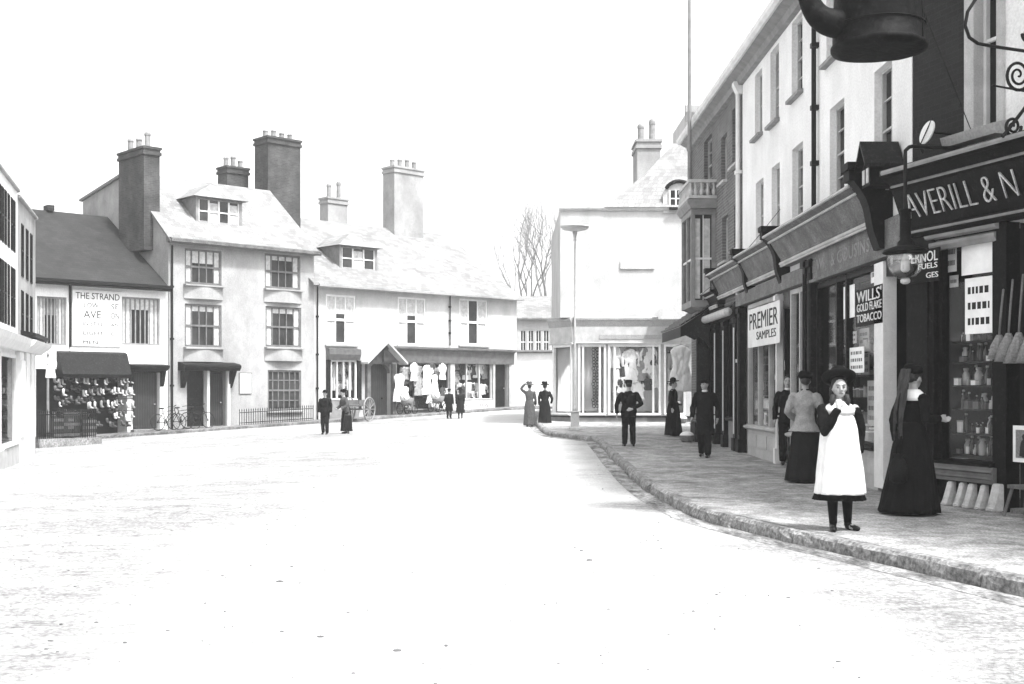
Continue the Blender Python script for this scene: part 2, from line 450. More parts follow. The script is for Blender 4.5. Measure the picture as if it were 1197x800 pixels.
def downpipe(fr, u, z0, z1, parent, m, r=.04, d=.08, hopper=True):
    b = new_bm(); tube(b, [fr.P(u, d, z0), fr.P(u, d, z1)], r, 10)
    for z in [z0+(z1-z0)*t for t in (.25, .5, .78)]:
        fr.box(b, u-r*1.5, u+r*1.5, .0, d+r*1.25, z-.04, z+.04)
    if hopper:
        fr.prism(b, [(.002, z1-.02), (.1, z1-.02), (.2, z1+.2), (.2, z1+.27), (.002, z1+.27)], u-.13, u+.13)
    return obj('downpipe', b, m, parent)
def console(fr, u, w, z0, z1, proj, parent, m):
    """scrolled fascia bracket with a block cap"""
    b = new_bm(); h = z1-z0
    prof = [(0, z0)]
    for i in range(9):
        t = i/8; prof.append((.06+proj*(.25+.75*t**1.5)+.04*math.sin(t*PI*2), z0+h*t*.86))
    prof += [(proj+.12, z0+h*.86), (proj+.12, z1), (0, z1)]
    fr.prism(b, prof, u-w/2, u+w/2)
    fr.box(b, u-w/2-.03, u+w/2+.03, 0, proj+.15, z1-.005, z1+.1)
    return obj('console', b, m, parent)
# ------------------------------------------------------------------ people (local frame: feet at origin, facing -Y, canonical height 1.70)
def V(*a): return Vector(a)
def folds(n, seed):
    r = random.Random(seed); p = [r.uniform(0, 6.28) for _ in range(4)]
    return lambda th: .45*math.sin(n*th+p[0])+.35*math.sin((n*2+1)*th+p[1])+.3*math.sin((n//2+1)*th+p[2])+.15*math.sin((3*n+2)*th+p[3])
def hand(bm, wr, f, th, curl=.5):
    f = f.normalized(); th = (th-f*th.dot(f)).normalized(); n = f.cross(th).normalized()
    rot = Matrix((th, n, f)).transposed()
    ell(bm, wr+f*.048, (.040, .017, .054), rot, 14)
    tube(bm, [wr-f*.02, wr+f*.03], [.028, .03], 8)
    for i, L in enumerate((.074, .084, .078, .060)):
        b = wr+f*(.085-.006*abs(i-1))+th*(.030-.0205*i)
        d0 = (f+n*curl*.5).normalized(); d1 = (f*(1-curl*.75)+n*curl*1.2).normalized(); d2 = (f*(1-curl*1.5)+n*curl*1.3).normalized()
        p1 = b+d0*L*.42; p2 = p1+d1*L*.32; p3 = p2+d2*L*.24
        tube(bm, [b-f*.03, b, p1, p2, p3], [.009, .0098, .0092, .0085, .0072], 8)
    b = wr+f*.025+th*.028
    tube(bm, [b-th*.015, b+th*.022+f*.022+n*.006, b+th*.026+f*.052+n*.016, b+th*.018+f*.074+n*.026], [.013, .0125, .0108, .0085], 8)
ARM_DOWN_L = (V(.235, .02, 1.10), V(.245, -.05, .86), V(0, -.15, -1), V(0, -1, 0))
ARM_DOWN_R = (V(-.235, .02, 1.10), V(-.245, -.05, .86), V(0, -.15, -1), V(0, -1, 0))
LEGS = ((V(.095, -.01, .47), V(.095, .02, .085), 0), (V(-.095, -.01, .47), V(-.095, .02, .085), 0))
def scaled(bm, S):
    bmesh.ops.scale(bm, vec=(S, S, S), verts=bm.verts[:]); return bm
def person(label, loc, rotz, S, spec, group=None, vox=.011):
    t = thing('person', label, 'person', loc, rotz, group)
    sx = spec.get('wide', 1.0); hs = spec.get('head', 1.0)
    yaw = Matrix.Rotation(spec.get('yaw', 0), 3, 'Z') @ Matrix.Rotation(spec.get('pitch', 0), 3, 'X')
    lean = spec.get('lean', 0)
    def hp(p): return yaw @ (Vector(p)*hs) + V(0, -.01-lean, 1.50)      # head local -> body
    def hb(b):
        for v in b.verts: v.co = hp(v.co)
        return b
    aL = spec.get('armL', ARM_DOWN_L); aR = spec.get('armR', ARM_DOWN_R); legs = spec.get('legs', LEGS)
    # body
    b = new_bm()
    loft(b, [(0, 0, .84, .13*sx, .10), (0, 0, .95, .155*sx, .11), (0, -lean*.2, 1.06, .13*sx, .095), (0, -lean*.6, 1.22, .15*sx, .105), (0, -lean*.9, 1.34, .165*sx, .095), (0, -lean, 1.41, .11*sx, .075), (0, -lean, 1.44, .06, .055)], 20)
    tube(b, [V(0, .005-lean, 1.38), V(0, -.012-lean, 1.54)], [.058, .052], 12)
    h = new_bm()
    ell(h, (0, .0, .105), (.074, .092, .103)); ell(h, (0, -.035, .045), (.054, .06, .062)); ell(h, (0, -.078, .012), (.024, .018, .018))
    ell(h, (0, -.083, .124), (.048, .014, .012)); ell(h, (.038, -.070, .075), (.02, .018, .02)); ell(h, (-.038, -.070, .075), (.02, .018, .02))
    tube(h, [V(0, -.087, .115), V(0, -.103, .085), V(0, -.112, .068)], [.009, .011, .014], 8)
    ell(h, (.012, -.1, .066), (.009, .01, .008)); ell(h, (-.012, -.1, .066), (.009, .01, .008)); ell(h, (0, -.092, .038), (.022, .011, .011))
    for s in (1, -1): ell(h, (s*.076, .008, .09), (.011, .022, .032))
    hb(h); me0 = bpy.data.meshes.new('h'); h.to_mesh(me0); h.free(); b.from_mesh(me0); bpy.data.meshes.remove(me0)
    for s, a in ((1, aL), (-1, aR)):
        sh = V(s*.172*sx, -lean*.9, 1.36); ell(b, sh, (.06, .06, .06))
        tube(b, [sh, (sh+a[0])/2, a[0], (a[0]*.6+a[1]*.4), a[1]], [.054, .048, .040, .040, .027], 10)
        hand(b, a[1], a[2], a[3], spec.get('curl', .5))
    for s, (kn, an, fy) in zip((1, -1), legs):
        tube(b, [V(s*.085, 0, .90), V(s*.09, 0, .72)*.5+(V(s*.085, 0, .90)+kn)*.25, kn, kn*.6+an*.4+V(0, .012, 0), an], [.085, .08, .055, .054, .036], 12)
        d = V(math.sin(fy), -math.cos(fy), 0)
        tube(b, [an+V(0, .03, -.04), an+d*.06+V(0, 0, -.05), an+d*.15+V(0, 0, -.06)], [.034, .034, .024], 10)
    body = obj('body', None, M['skin'], t, mesh=remesh(scaled(b, S), vox*S, 3, M['skin'], 'body', .45), world=False)
    # face
    for s in (1, -1):
        e = new_bm(); ell(e, (s*.031, -.0835, .100), (.0135, .0085, .0075), None, 12); obj('eye', scaled(hb(e), S), M['eye'], body, False, True)
        e = new_bm(); ell(e, (s*.031, -.0905, .100), (.0068, .004, .0068), None, 10); obj('iris', scaled(hb(e), S), M['iris'], body, False, True)
        e = new_bm(); tube(e, [V(s*.015, -.095, .121), V(s*.032, -.096, .126), V(s*.05, -.084, .121)], [.003, .0045, .003], 6); obj('eyebrow', scaled(hb(e), S), M['hair'], body, False, True)
    e = new_bm(); tube(e, [V(-.021, -.094, .038), V(-.008, -.103, .0395), V(.008, -.103, .0395), V(.021, -.094, .038)], [.003, .006, .006, .003], 8); obj('lips', scaled(hb(e), S), M['lip'], body, False, True)
    # hair
    hr = spec.get('hair', 'short')
    e = new_bm()
    ell(e, (0, .016, .125), (.082, .093, .098)); 
    if hr == 'bun': ell(e, (0, .085, .10), (.07, .06, .065)); ell(e, (0, 0, .15), (.09, .095, .065))
    if hr == 'long':
        ell(e, (0, .05, .06), (.085, .06, .12)); ell(e, (.07, .01, .04), (.03, .045, .09)); ell(e, (-.07, .01, .04), (.03, .045, .09)); ell(e, (0, .07, -.08), (.08, .045, .15))
    # cut the face free
    bmesh.ops.bisect_plane(e, geom=e.verts[:]+e.edges[:]+e.faces[:], plane_co=(0, -.045, .14), plane_no=V(0, -1, -.55), clear_outer=True)
    if hr == 'short':
        bmesh.ops.bisect_plane(e, geom=e.verts[:]+e.edges[:]+e.faces[:], plane_co=(0, .05, .05), plane_no=V(0, -.3, -1), clear_outer=True)
    bmesh.ops.holes_fill(e, edges=e.edges[:])
    obj('hair', scaled(hb(e), S), M['hair'], body, False, True)
    # clothes
    def cloth(name, bm, m, rm=None, it=3):
        if rm:
            me = remesh(scaled(bm, S), rm*S, it, m, name); wrinkle(me, .013*S, 12, 8, len(name))
            return obj(name, None, m, t, mesh=me, world=False)
        o = obj(name, scaled(bm, S), m, t, False, True)
        if 'skirt' in name: wrinkle(o.data, .012*S, 8, 2.2, 3)
        return o
    top = spec.get('top', 'jacket'); tm = spec['top_mat']
    b = new_bm(); k = spec.get('loose', 1.0); bot = spec.get('top_bottom', .80)
    fl = spec.get('flare', 1.0)
    rings = [(0, 0, bot, .185*sx*fl, .145*fl, .05), (0, -lean*.1, .92, .178*sx*k, .138*k, .03), (0, -lean*.25, 1.06, spec.get('waist', .152)*sx*k, .122*k, .01), (0, -lean*.6, 1.22, .172*sx*k, .132*k, .01), (0, -lean*.9, 1.34, .182*sx*k, .12*k), (0, -lean, 1.405, .13*sx, .09), (0, -lean, 1.452, .066, .064)]
    if bot < .75:
        rings[1:1] = [(0, 0, (bot+.86)/2, .18*sx*(fl*.6+.4), .142*(fl*.6+.4), .04)]
    loft(b, rings, 40, folds(spec.get('nf', 6), 3))
    for s, a in ((1, aL), (-1, aR)):
        sh = V(s*.178*sx, -lean*.9, 1.36); ell(b, sh, (.072*k, .07*k, .062*k)); puff = spec.get('puff', 1)
        f = a[2].normalized(); mid = (sh+a[0])/2+V(s*.008, 0, 0)
        tube(b, [sh, mid, a[0], a[0]*.5+a[1]*.5, a[1]-(a[1]-a[0]).normalized()*.015], [.068*k*puff, .063*k*puff, .057*k, .054*k, .045*k], 14)
    cloth(top, b, tm, .0125 if vox < .012 else .015, 2)
    if spec.get('skirt'):
        sk = spec['skirt']; hem, wx, wy, n = sk[:4]; am = sk[4] if len(sk) > 4 else .06; pull = sk[5] if len(sk) > 5 else 0
        b = new_bm(); wa = spec.get('skirt_top', 1.08); rr = []
        for i in range(17):
            q = i/16; z = wa+(hem-wa)*q
            e1 = .19*min(1, q*5)**.7
            rx = .135*sx+(.06*min(1, q*4)**.6)+(wx-.195)*max(0, q)**1.15; ry = .118+(.045*min(1, q*4)**.6)+(wy-.163)*max(0, q)**1.15
            rr.append((0, pull*q*q, z, rx, ry, am*q**.8))
        loft(b, rr, 110, folds(n, sk[6] if len(sk) > 6 else 11))
        cloth(spec.get('skirt_name', 'skirt'), b, spec['skirt_mat'])
    if spec.get('trousers'):
        b = new_bm(); loft(b, [(0, 0, .78, .15*sx, .12), (0, 0, .95, .165*sx, .125), (0, 0, 1.05, .14*sx, .11)], 20)
        for s, (kn, an, fy) in zip((1, -1), legs):
            tube(b, [V(s*.085, 0, .90), (V(s*.085, 0, .90)+kn)/2, kn, kn*.5+an*.5, an+V(0, 0, -.01)], [.100, .096, .082, .078, .068], 14)
        cloth('trousers', b, spec['trousers'], .013, 2)
    # stockings and boots
    b = new_bm()
    for s, (kn, an, fy) in zip((1, -1), legs):
        d = V(math.sin(fy), -math.cos(fy), 0)
        tube(b, [an+V(0, .005, .12), an+V(0, .004, .03), an+V(0, .012, -.03)], [.046, .043, .042], 12)
        tube(b, [an+V(0, .035, -.048), an+d*.05+V(0, 0, -.044), an+d*.12+V(0, 0, -.054), an+d*.175+V(0, 0, -.06)], [.036, .040, .036, .024], 12)
    cloth('boots', b, M['leather'], .011, 2)
    if spec.get('stockings'):
        b = new_bm()
        for s, (kn, an, fy) in zip((1, -1), legs):
            tube(b, [kn+V(0, 0, .2), kn, kn*.6+an*.4+V(0, .012, 0), an], [.070, .060, .059, .042], 14)
        cloth('stockings', b, M['cloth_black'])
    if spec.get('collar'):
        b = new_bm()
        if spec['collar'] == 'band':
            loft(b, [(0, -.012-lean, 1.435, .066, .064), (0, -.014-lean, 1.475, .062, .061)], 24)
        else:
            loft(b, [(0, -.005-lean, 1.335, .195, .132, .03), (0, -.005-lean, 1.39, .170, .115, .02), (0, -.008-lean, 1.435, .112, .092), (0, -.012-lean, 1.465, .068, .066)], 40, folds(7, 5))
            ell(b, (0, -.105-lean, 1.40), (.03, .022, .05)); ell(b, (.025, -.11-lean, 1.36), (.02, .018, .05))
        cloth('collar', b, spec.get('collar_mat', M['cloth_white']))
    ht = spec.get('hat')
    if ht:
        e = new_bm()
        if ht == 'brim':          # girl's felt hat pushed back on the head
            lathe(e, [(.02, .155), (.07, .15), (.092, .12), (.098, .05), (.10, .02), (.135, .012), (.172, .022), (.188, .045), (.19, .062), (.183, .068), (.165, .045), (.13, .03), (.09, .03)], (0, 0, 0), 40)
            for v in e.verts:
                v.co = Matrix.Rotation(R_(-24), 3, 'X') @ v.co
                v.co = V(v.co.x*.92, v.co.y*.92, v.co.z*1.0)+V(0, .022, .160)
        elif ht == 'wide':        # lady's broad hat
            lathe(e, [(.02, .125), (.08, .12), (.098, .09), (.1, .03), (.12, .018), (.175, .01), (.19, .02), (.175, .032), (.1, .035)], (0, 0, 0), 32)
            ell(e, (.05, .03, .10), (.08, .06, .055)); ell(e, (-.05, -.02, .10), (.05, .06, .05))
            for v in e.verts: v.co = Matrix.Rotation(R_(-6), 3, 'X') @ v.co + V(0, .01, .165)
        elif ht == 'toque':
            lathe(e, [(.098, 0), (.112, .02), (.115, .055), (.10, .085), (.06, .10), (.02, .103)], (0, 0, 0), 28)
            ell(e, (.03, .02, .08), (.07, .075, .045))
            for v in e.verts: v.co = Matrix.Rotation(R_(-10), 3, 'X') @ v.co + V(0, .018, .15)
        elif ht == 'cap':
            ell(e, (0, .01, .175), (.10, .115, .045)); lathe(e, [(.086, .13), (.09, .17), (.07, .18)], (0, .008, 0), 24)
            tube(e, [V(-.055, -.075, .15), V(0, -.125, .142), V(.055, -.075, .15)], [.012, .02, .012], 8)
        elif ht == 'pillbox':
            lathe(e, [(.088, .135), (.092, .20), (.09, .235), (.06, .245), (.02, .247)], (0, .008, 0), 26)
            tube(e, [V(-.055, -.07, .15), V(0, -.12, .138), V(.055, -.07, .15)], [.01, .015, .01], 8)
        elif ht == 'bowler':
            lathe(e, [(.15, .152), (.145, .146), (.095, .148), (.095, .18), (.088, .225), (.06, .255), (.02, .262)], (0, .008, 0), 28)
            for v in e.verts:
                if (v.co.x**2+v.co.y**2)**.5 > .12: v.co.z += abs(v.co.x)*.12
        cloth('hat', hb(e), spec.get('hat_mat', M['cloth_black']))
        if ht == 'brim':
            e = new_bm(); lathe(e, [(.1015, .045), (.103, .03), (.1, .02)], (0, 0, 0), 40)
            for v in e.verts:
                v.co = Matrix.Rotation(R_(-24), 3, 'X') @ v.co; v.co = V(v.co.x*.92, v.co.y*.92, v.co.z)+V(0, .022, .160)
            cloth('hat_band', hb(e), M['cloth_dark'])
    return t, S, body

def walk(a, b):
    return ((V(.09, -.05-a*.25, .48), V(.09, -a, .085), 0), (V(-.09, -.03-b*.25, .48), V(-.09, -b, .085+max(0, -b)*.2), 0))

# --- 1. the girl in the white pinafore
gx, gy, gz = on_ground(981, 620, True)
girl_arm_up = (V(-.185, -.235, 1.105), V(-.035, -.262, 1.375), V(.12, .42, .85), V(.75, .1, -.3))
girl_arm_dn = (V(.235, .045, 1.10), V(.225, .035, .86), V(-.15, .25, -1), V(0, -1, 0))
t, S, gb = person('girl in a long white pinafore and turned-up dark hat, one hand held to her mouth', (gx, gy, gz), R_(-9), .925,
    dict(top='bodice', top_mat=M['cloth_black'], top_bottom=.84, wide=.95, waist=.150, hair='long', hat='brim', head=1.09, yaw=R_(4), armR=girl_arm_up, armL=girl_arm_dn,
         skirt=(.37, .232, .185, 13, .035), skirt_mat=M['cloth_black'], skirt_name='dress_skirt', stockings=True, puff=1.12, curl=.75,
         legs=((V(.09, .03, .47), V(.10, .06, .085), R_(40)), (V(-.08, -.06, .47), V(-.075, -.07, .085), R_(-4)))), vox=.0085)
b = new_bm(); rr = []
for i in range(42):
    q = i/41; z = 1.395+(.415-1.395)*q
    rx = .118+.055*min(1, q*3.5)**.8+.104*q**1.1; ry = .105+.05*min(1, q*3)**.8+.09*q
    rr.append((0, -.022, z, rx, ry, .012+.055*q))
loft(b, rr, 120, folds(11, 4))
bmesh.ops.bisect_plane(b, geom=b.verts[:]+b.edges[:]+b.faces[:], plane_co=(0, .05, 1), plane_no=(0, 1, 0), clear_outer=True)
o = obj('pinafore', scaled(b, S), M['cloth_white'], t, False, True); wrinkle(o.data, .016, 9, 2.5, 5)
b = new_bm()
loft(b, [(0, -.014, 1.30, .168, .140), (0, -.014, 1.36, .186, .128, .01), (0, -.012, 1.395, .168, .112, .015), (0, -.012, 1.432, .10, .086), (0, -.012, 1.45, .075, .07)], 60, folds(9, 8))
obj('yoke', scaled(b, S), M['cloth_white'], t, False, True)
b = new_bm(); rr = []
loft(b, [(0, -.005, .47, .245, .20, .03), (0, -.01, .345, .288, .228, .06)], 120, folds(17, 2))
obj('dress_hem', scaled(b, S), M['cloth_black'], t, False, True)
for s in (1, -1):
    b = new_bm(); tube(b, [V(s*.07, -.06, 1.52), V(s*.085, -.075, 1.46), V(s*.09, -.09, 1.38)], [.03, .032, .012], 10)
    obj('ringlet', scaled(b, S), M['hair'], t, False, True)

# --- 2. the woman in black at the window
wx, wy, wz = on_ground(1066, 601, True)
t, S, wb = person('woman in a floor-length black dress with white collar, looking into the shop window', (wx, wy, wz), R_(114), 1.0,
    dict(top='bodice', top_mat=M['cloth_black'], top_bottom=.86, waist=.142, hair='bun', hat='toque', collar='cape', yaw=R_(14), pitch=R_(6), lean=.015,
         armR=(V(-.25, .02, 1.12), V(-.20, -.24, 1.12), V(.05, -1, -.1), V(.6, 0, .8)), armL=(V(.25, .05, 1.10), V(.24, .02, .84), V(0, -.1, -1), V(0, -1, 0)),
         skirt=(.03, .35, .35, 9, .06, .05), skirt_mat=M['cloth_black'], skirt_top=1.08), vox=.010)
b = new_bm(); rv = random.Random(2)
for k in range(20):
    x0 = rv.uniform(-.07, .07); L = rv.uniform(.55, .86); ph = rv.uniform(0, 6); x1 = x0*rv.uniform(.6, 1.5)+rv.uniform(-.03, .03)
    pts = [V(x0+(x1-x0)*q+.012*math.sin(q*6+ph), .085+.075*math.sin(q*PI*.6)+.055*q+.012*math.sin(q*9+ph), 1.705-L*q) for q in [i/12 for i in range(13)]]
    tube(b, pts, [.012-.008*(i/12)**1.5 for i in range(13)], 7)
obj('veil', None, M['veil'], t, mesh=remesh(scaled(b, S), .007, 1, M['veil'], 'veil'), world=False)
# the dark bag she carries behind her skirt
hx = Matrix.Rotation(R_(107), 3, 'Z') @ V(-.16, .30, .80)
bag = thing('handbag', 'black drawstring bag hanging beside the skirt of the woman in black', 'handbag', (wx+hx.x, wy+hx.y, wz+.38), R_(107))
b = new_bm(); loft(b, [(0, 0, 0, .06, .05), (0, 0, .03, .12, .085, .05), (0, 0, .16, .135, .09, .06), (0, 0, .27, .09, .06, .1), (0, 0, .30, .045, .035, .1), (0, 0, .34, .07, .05, .15)], 44, folds(8, 2))
obj('pouch', b, M['cloth_dark'], bag, False, True)
b = new_bm(); tube(b, [V(-.04, 0, .30), V(-.03, 0, .42), V(.0, -.05, .50), V(.03, 0, .42), V(.04, 0, .30)], .008, 6); obj('cord', b, M['cloth_black'], bag, False, True)

# --- 3. woman in a grey jacket, seen from behind
x, y, z = on_ground(941, 564, True)
person('woman in a pale grey fitted jacket and long black skirt, seen from behind', (x, y, z), R_(152), 1.0,
    dict(top='jacket', top_mat=M['cloth_grey'], top_bottom=.80, flare=1.42, waist=.138, hair='bun', hat='toque', yaw=R_(18), collar='band', collar_mat=M['cloth_black'],
         armL=(V(.27, .03, 1.11), V(.19, -.16, .98), V(-.4, -.8, .2), V(-.4, 0, .8)), armR=(V(-.27, .03, 1.11), V(-.19, -.16, .98), V(.4, -.8, .2), V(.4, 0, .8)), puff=1.12,
         skirt=(.03, .31, .29, 8, .07, .03), skirt_mat=M['cloth_dark'], skirt_top=.96), vox=.012)

# --- 4. youth standing in the shop doorway
Yd = 23.0; Xd = (921-CX)/F_PX*Yd
person('youth in a dark suit standing half hidden in the shop doorway', (Xd, Yd, pz(Xd, Yd)+.02), R_(-12), 1.0,
    dict(top='jacket', top_mat=M['cloth_black'], top_bottom=.80, hair='short', trousers=M['cloth_black'], collar='band', wide=.95, yaw=R_(-4)), vox=.012)

# --- 5. man in a dark overcoat walking towards us
x, y, z = on_ground(824, 535, True)
person('man in a knee-length dark overcoat and cap walking along the pavement', (x, y, z), R_(-22), .985,
    dict(top='overcoat', top_mat=M['cloth_black'], top_bottom=.50, loose=1.1, flare=1.15, hair='short', hat='cap', trousers=M['cloth_black'], collar='band', yaw=R_(-25), legs=walk(.10, -.10),
         armL=(V(.27, .06, 1.10), V(.275, .02, .86), V(0, -.2, -1), V(0, -1, 0)), armR=(V(-.27, .02, 1.10), V(-.27, -.08, .87), V(0, -.2, -1), V(0, -1, 0))), vox=.013)

# --- 6. woman in dark coat and hat by the corner shop
x, y, z = on_ground(787, 510, True)
person('woman in a long dark coat and broad hat beside the corner shop', (x, y, z), R_(62), .93,
    dict(top='coat', top_mat=M['cloth_black'], top_bottom=.55, flare=1.2, hair='bun', hat='wide', skirt=(.04, .30, .28, 7, .06), skirt_mat=M['cloth_black'], wide=.98), vox=.013)

# --- 7. man in cap with hands behind his back
x, y, z = on_ground(735, 522, True)
person('stout man in dark jacket and flat-topped cap seen from behind, hands clasped at his back', (x, y, z), R_(180), .945,
    dict(top='jacket', top_mat=M['cloth_black'], top_bottom=.74, loose=1.12, wide=1.08, hair='short', hat='pillbox', trousers=M['cloth_black'],
         armR=(V(-.32, .09, 1.12), V(-.07, .20, .98), V(1, .15, -.25), V(0, -.2, 1)), armL=(V(.32, .03, 1.10), V(.31, .0, .86), V(0.1, -.1, -1), V(0, -1, 0)),
         legs=((V(.1, -.01, .47), V(.11, .02, .085), R_(12)), (V(-.1, -.01, .47), V(-.11, .02, .085), R_(-12)))), vox=.013)

# --- 8, 9. two ladies in the middle distance
x, y, z = on_ground(619, 499)
person('lady in a pale patterned dress raising one arm to her hat', (x, y, z), R_(172), .90,
    dict(top='bodice', top_mat=M['cloth_mid'], top_bottom=.86, waist=.14, hair='bun', hat='wide', hat_mat=M['cloth_mid'], skirt=(.05, .25, .24, 8, .07), skirt_mat=M['cloth_mid'],
         armR=ARM_DOWN_R, armL=(V(.34, -.02, 1.52), V(.17, -.02, 1.72), V(-.7, 0, .6), V(0, -1, 0))), vox=.014)
x, y, z = on_ground(637, 499)
person('lady in a dark dress and dark broad hat walking away with another lady', (x, y, z), R_(165), .90,
    dict(top='bodice', top_mat=M['cloth_dark'], top_bottom=.86, waist=.145, hair='bun', hat='wide', skirt=(.05, .29, .27, 8, .07), skirt_mat=M['cloth_dark'],
         armR=(V(-.30, .03, 1.11), V(-.22, -.12, .93), V(.3, -.8, -.2), V(.5, 0, 1))), vox=.014)
# --- 10, 11. man and woman crossing the square
x, y, z = on_ground(380, 508)
person('man in dark suit and bowler standing out in the square', (x, y, z), R_(-8), .90,
    dict(top='jacket', top_mat=M['cloth_black'], top_bottom=.72, loose=1.06, hair='short', hat='bowler', trousers=M['cloth_black'], legs=walk(.03, -.03)), vox=.014)
x, y, z = on_ground(405, 507)
person('woman in a grey shawl and dark skirt bending forward in the square', (x, y, z), R_(-55), .90,
    dict(top='shawl', top_mat=M['cloth_mid'], top_bottom=.72, flare=1.25, loose=1.1, hair='bun', hat='toque', lean=.12, pitch=R_(12), skirt=(.10, .25, .24, 7, .08), skirt_mat=M['cloth_dark'],
         armL=(V(.27, -.12, 1.11), V(.2, -.32, .98), V(-.1, -1, -.1), V(-1, 0, 0)), armR=(V(-.27, -.12, 1.11), V(-.2, -.32, .98), V(.1, -1, -.1), V(1, 0, 0))), vox=.014)
# --- 12, 13. two children before the shop
x, y, z = on_ground(525, 489.5)
person('child in a dark coat standing before the far shop, left of the pair', (x, y, z), R_(160), .76,
    dict(top='coat', top_mat=M['cloth_dark'], top_bottom=.45, flare=1.3, loose=1.1, hair='short', hat='cap', head=1.12, trousers=M['cloth_dark'], stockings=True), vox=.016)
x, y, z = on_ground(538, 489.5)
person('child in a dark frock and hat standing before the far shop, right of the pair', (x, y, z), R_(200), .74,
    dict(top='coat', top_mat=M['cloth_dark'], top_bottom=.55, flare=1.4, loose=1.1, hair='long', hat='wide', head=1.12, skirt=(.35, .27, .25, 8, .08), skirt_mat=M['cloth_dark'], stockings=True), vox=.016)
# ------------------------------------------------------------------ ground
def ground_mat(name, v0, v1, big, stretch, grain, bumpd):
    m = bpy.data.materials.new(name); m.use_nodes = True
    nt = m.node_tree; N = nt.nodes; L = nt.links; b = N['Principled BSDF']; b.inputs['Roughness'].default_value = .95
    b.inputs['Specular IOR Level'].default_value = .2
    tc = N.new('ShaderNodeTexCoord'); mp = N.new('ShaderNodeMapping'); mp.inputs['Scale'].default_value = stretch
    L.new(tc.outputs['Object'], mp.inputs['Vector'])
    n1 = N.new('ShaderNodeTexNoise'); n1.inputs['Scale'].default_value = big; n1.inputs['Detail'].default_value = 8; n1.inputs['Roughness'].default_value = .68
    L.new(mp.outputs[0], n1.inputs['Vector'])
    n2 = N.new('ShaderNodeTexNoise'); n2.inputs['Scale'].default_value = grain; n2.inputs['Detail'].default_value = 4; n2.inputs['Roughness'].default_value = .7
    L.new(tc.outputs['Object'], n2.inputs['Vector'])
    n3 = N.new('ShaderNodeTexNoise'); n3.inputs['Scale'].default_value = .11; n3.inputs['Detail'].default_value = 2
    L.new(tc.outputs['Object'], n3.inputs['Vector'])
    def mr(src, a, c, lo, hi):
        r = N.new('ShaderNodeMapRange'); r.inputs['From Min'].default_value = a; r.inputs['From Max'].default_value = c
        r.inputs['To Min'].default_value = lo; r.inputs['To Max'].default_value = hi; L.new(src, r.inputs['Value']); return r.outputs[0]
    def op(o, a, c):
        q = N.new('ShaderNodeMath'); q.operation = o
        for i, s in enumerate((a, c)):
            if isinstance(s, (int, float)): q.inputs[i].default_value = s
            else: L.new(s, q.inputs[i])
        return q.outputs[0]
    n5 = N.new('ShaderNodeTexNoise'); n5.inputs['Scale'].default_value = 5.5; n5.inputs['Detail'].default_value = 9; n5.inputs['Roughness'].default_value = .78
    L.new(mp.outputs[0], n5.inputs['Vector'])
    vo = N.new('ShaderNodeTexVoronoi'); vo.inputs['Scale'].default_value = grain*.8; L.new(tc.outputs['Object'], vo.inputs['Vector'])
    val = mr(n1.outputs['Fac'], .38, .6, v0, v1)
    val = op('MULTIPLY', val, mr(n5.outputs['Fac'], .38, .62, .62, 1.25))
    val = op('MULTIPLY', val, mr(n2.outputs['Fac'], .35, .65, .65, 1.3))
    val = op('MULTIPLY', val, mr(vo.outputs['Distance'], .0, .7, 1.15, .7))
    val = op('MULTIPLY', val, mr(n3.outputs['Fac'], .35, .65, .85, 1.1))
    if name == 'dusty_macadam':      # paler and smoother in mid-street, darker and coarser towards the sides
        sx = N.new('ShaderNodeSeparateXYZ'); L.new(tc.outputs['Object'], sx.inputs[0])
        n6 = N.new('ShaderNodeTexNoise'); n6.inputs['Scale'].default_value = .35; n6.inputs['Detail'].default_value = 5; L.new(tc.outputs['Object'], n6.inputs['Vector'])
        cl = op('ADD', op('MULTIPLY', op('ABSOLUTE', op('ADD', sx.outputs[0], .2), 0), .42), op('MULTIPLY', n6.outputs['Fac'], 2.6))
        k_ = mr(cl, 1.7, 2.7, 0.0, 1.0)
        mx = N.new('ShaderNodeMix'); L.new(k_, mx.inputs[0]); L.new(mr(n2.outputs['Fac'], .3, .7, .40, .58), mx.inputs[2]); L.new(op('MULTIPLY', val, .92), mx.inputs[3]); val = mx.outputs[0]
    cc = N.new('ShaderNodeCombineColor')
    for i in range(3): L.new(val, cc.inputs[i])
    L.new(cc.outputs[0], b.inputs['Base Color'])
    bp = N.new('ShaderNodeBump'); bp.inputs['Strength'].default_value = .8; bp.inputs['Distance'].default_value = bumpd
    L.new(op('ADD', n2.outputs['Fac'], op('MULTIPLY', n1.outputs['Fac'], 1.5)), bp.inputs['Height']); L.new(bp.outputs[0], b.inputs['Normal'])
    return m
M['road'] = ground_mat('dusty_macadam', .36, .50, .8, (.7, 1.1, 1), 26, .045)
M['pave'] = ground_mat('gravel_pavement', .25, .45, 1.5, (1.0, .9, 1), 42, .012)
b = new_bm()
xs = [-140, -100, -70, -50, -40]+[-32+i*1.0 for i in range(52)]+[26, 40, 60, 100, 140]
ys = [-22+i*1.0 for i in range(100)]+[82, 90, 100, 120, 150, 190]
grid = [[b.verts.new((x, y, g(x, y))) for x in xs] for y in ys]
for j in range(len(ys)-1):
    for i in range(len(xs)-1): b.faces.new([grid[j][i], grid[j][i+1], grid[j+1][i+1], grid[j+1][i]])
struct('road', b, M['road'], True)
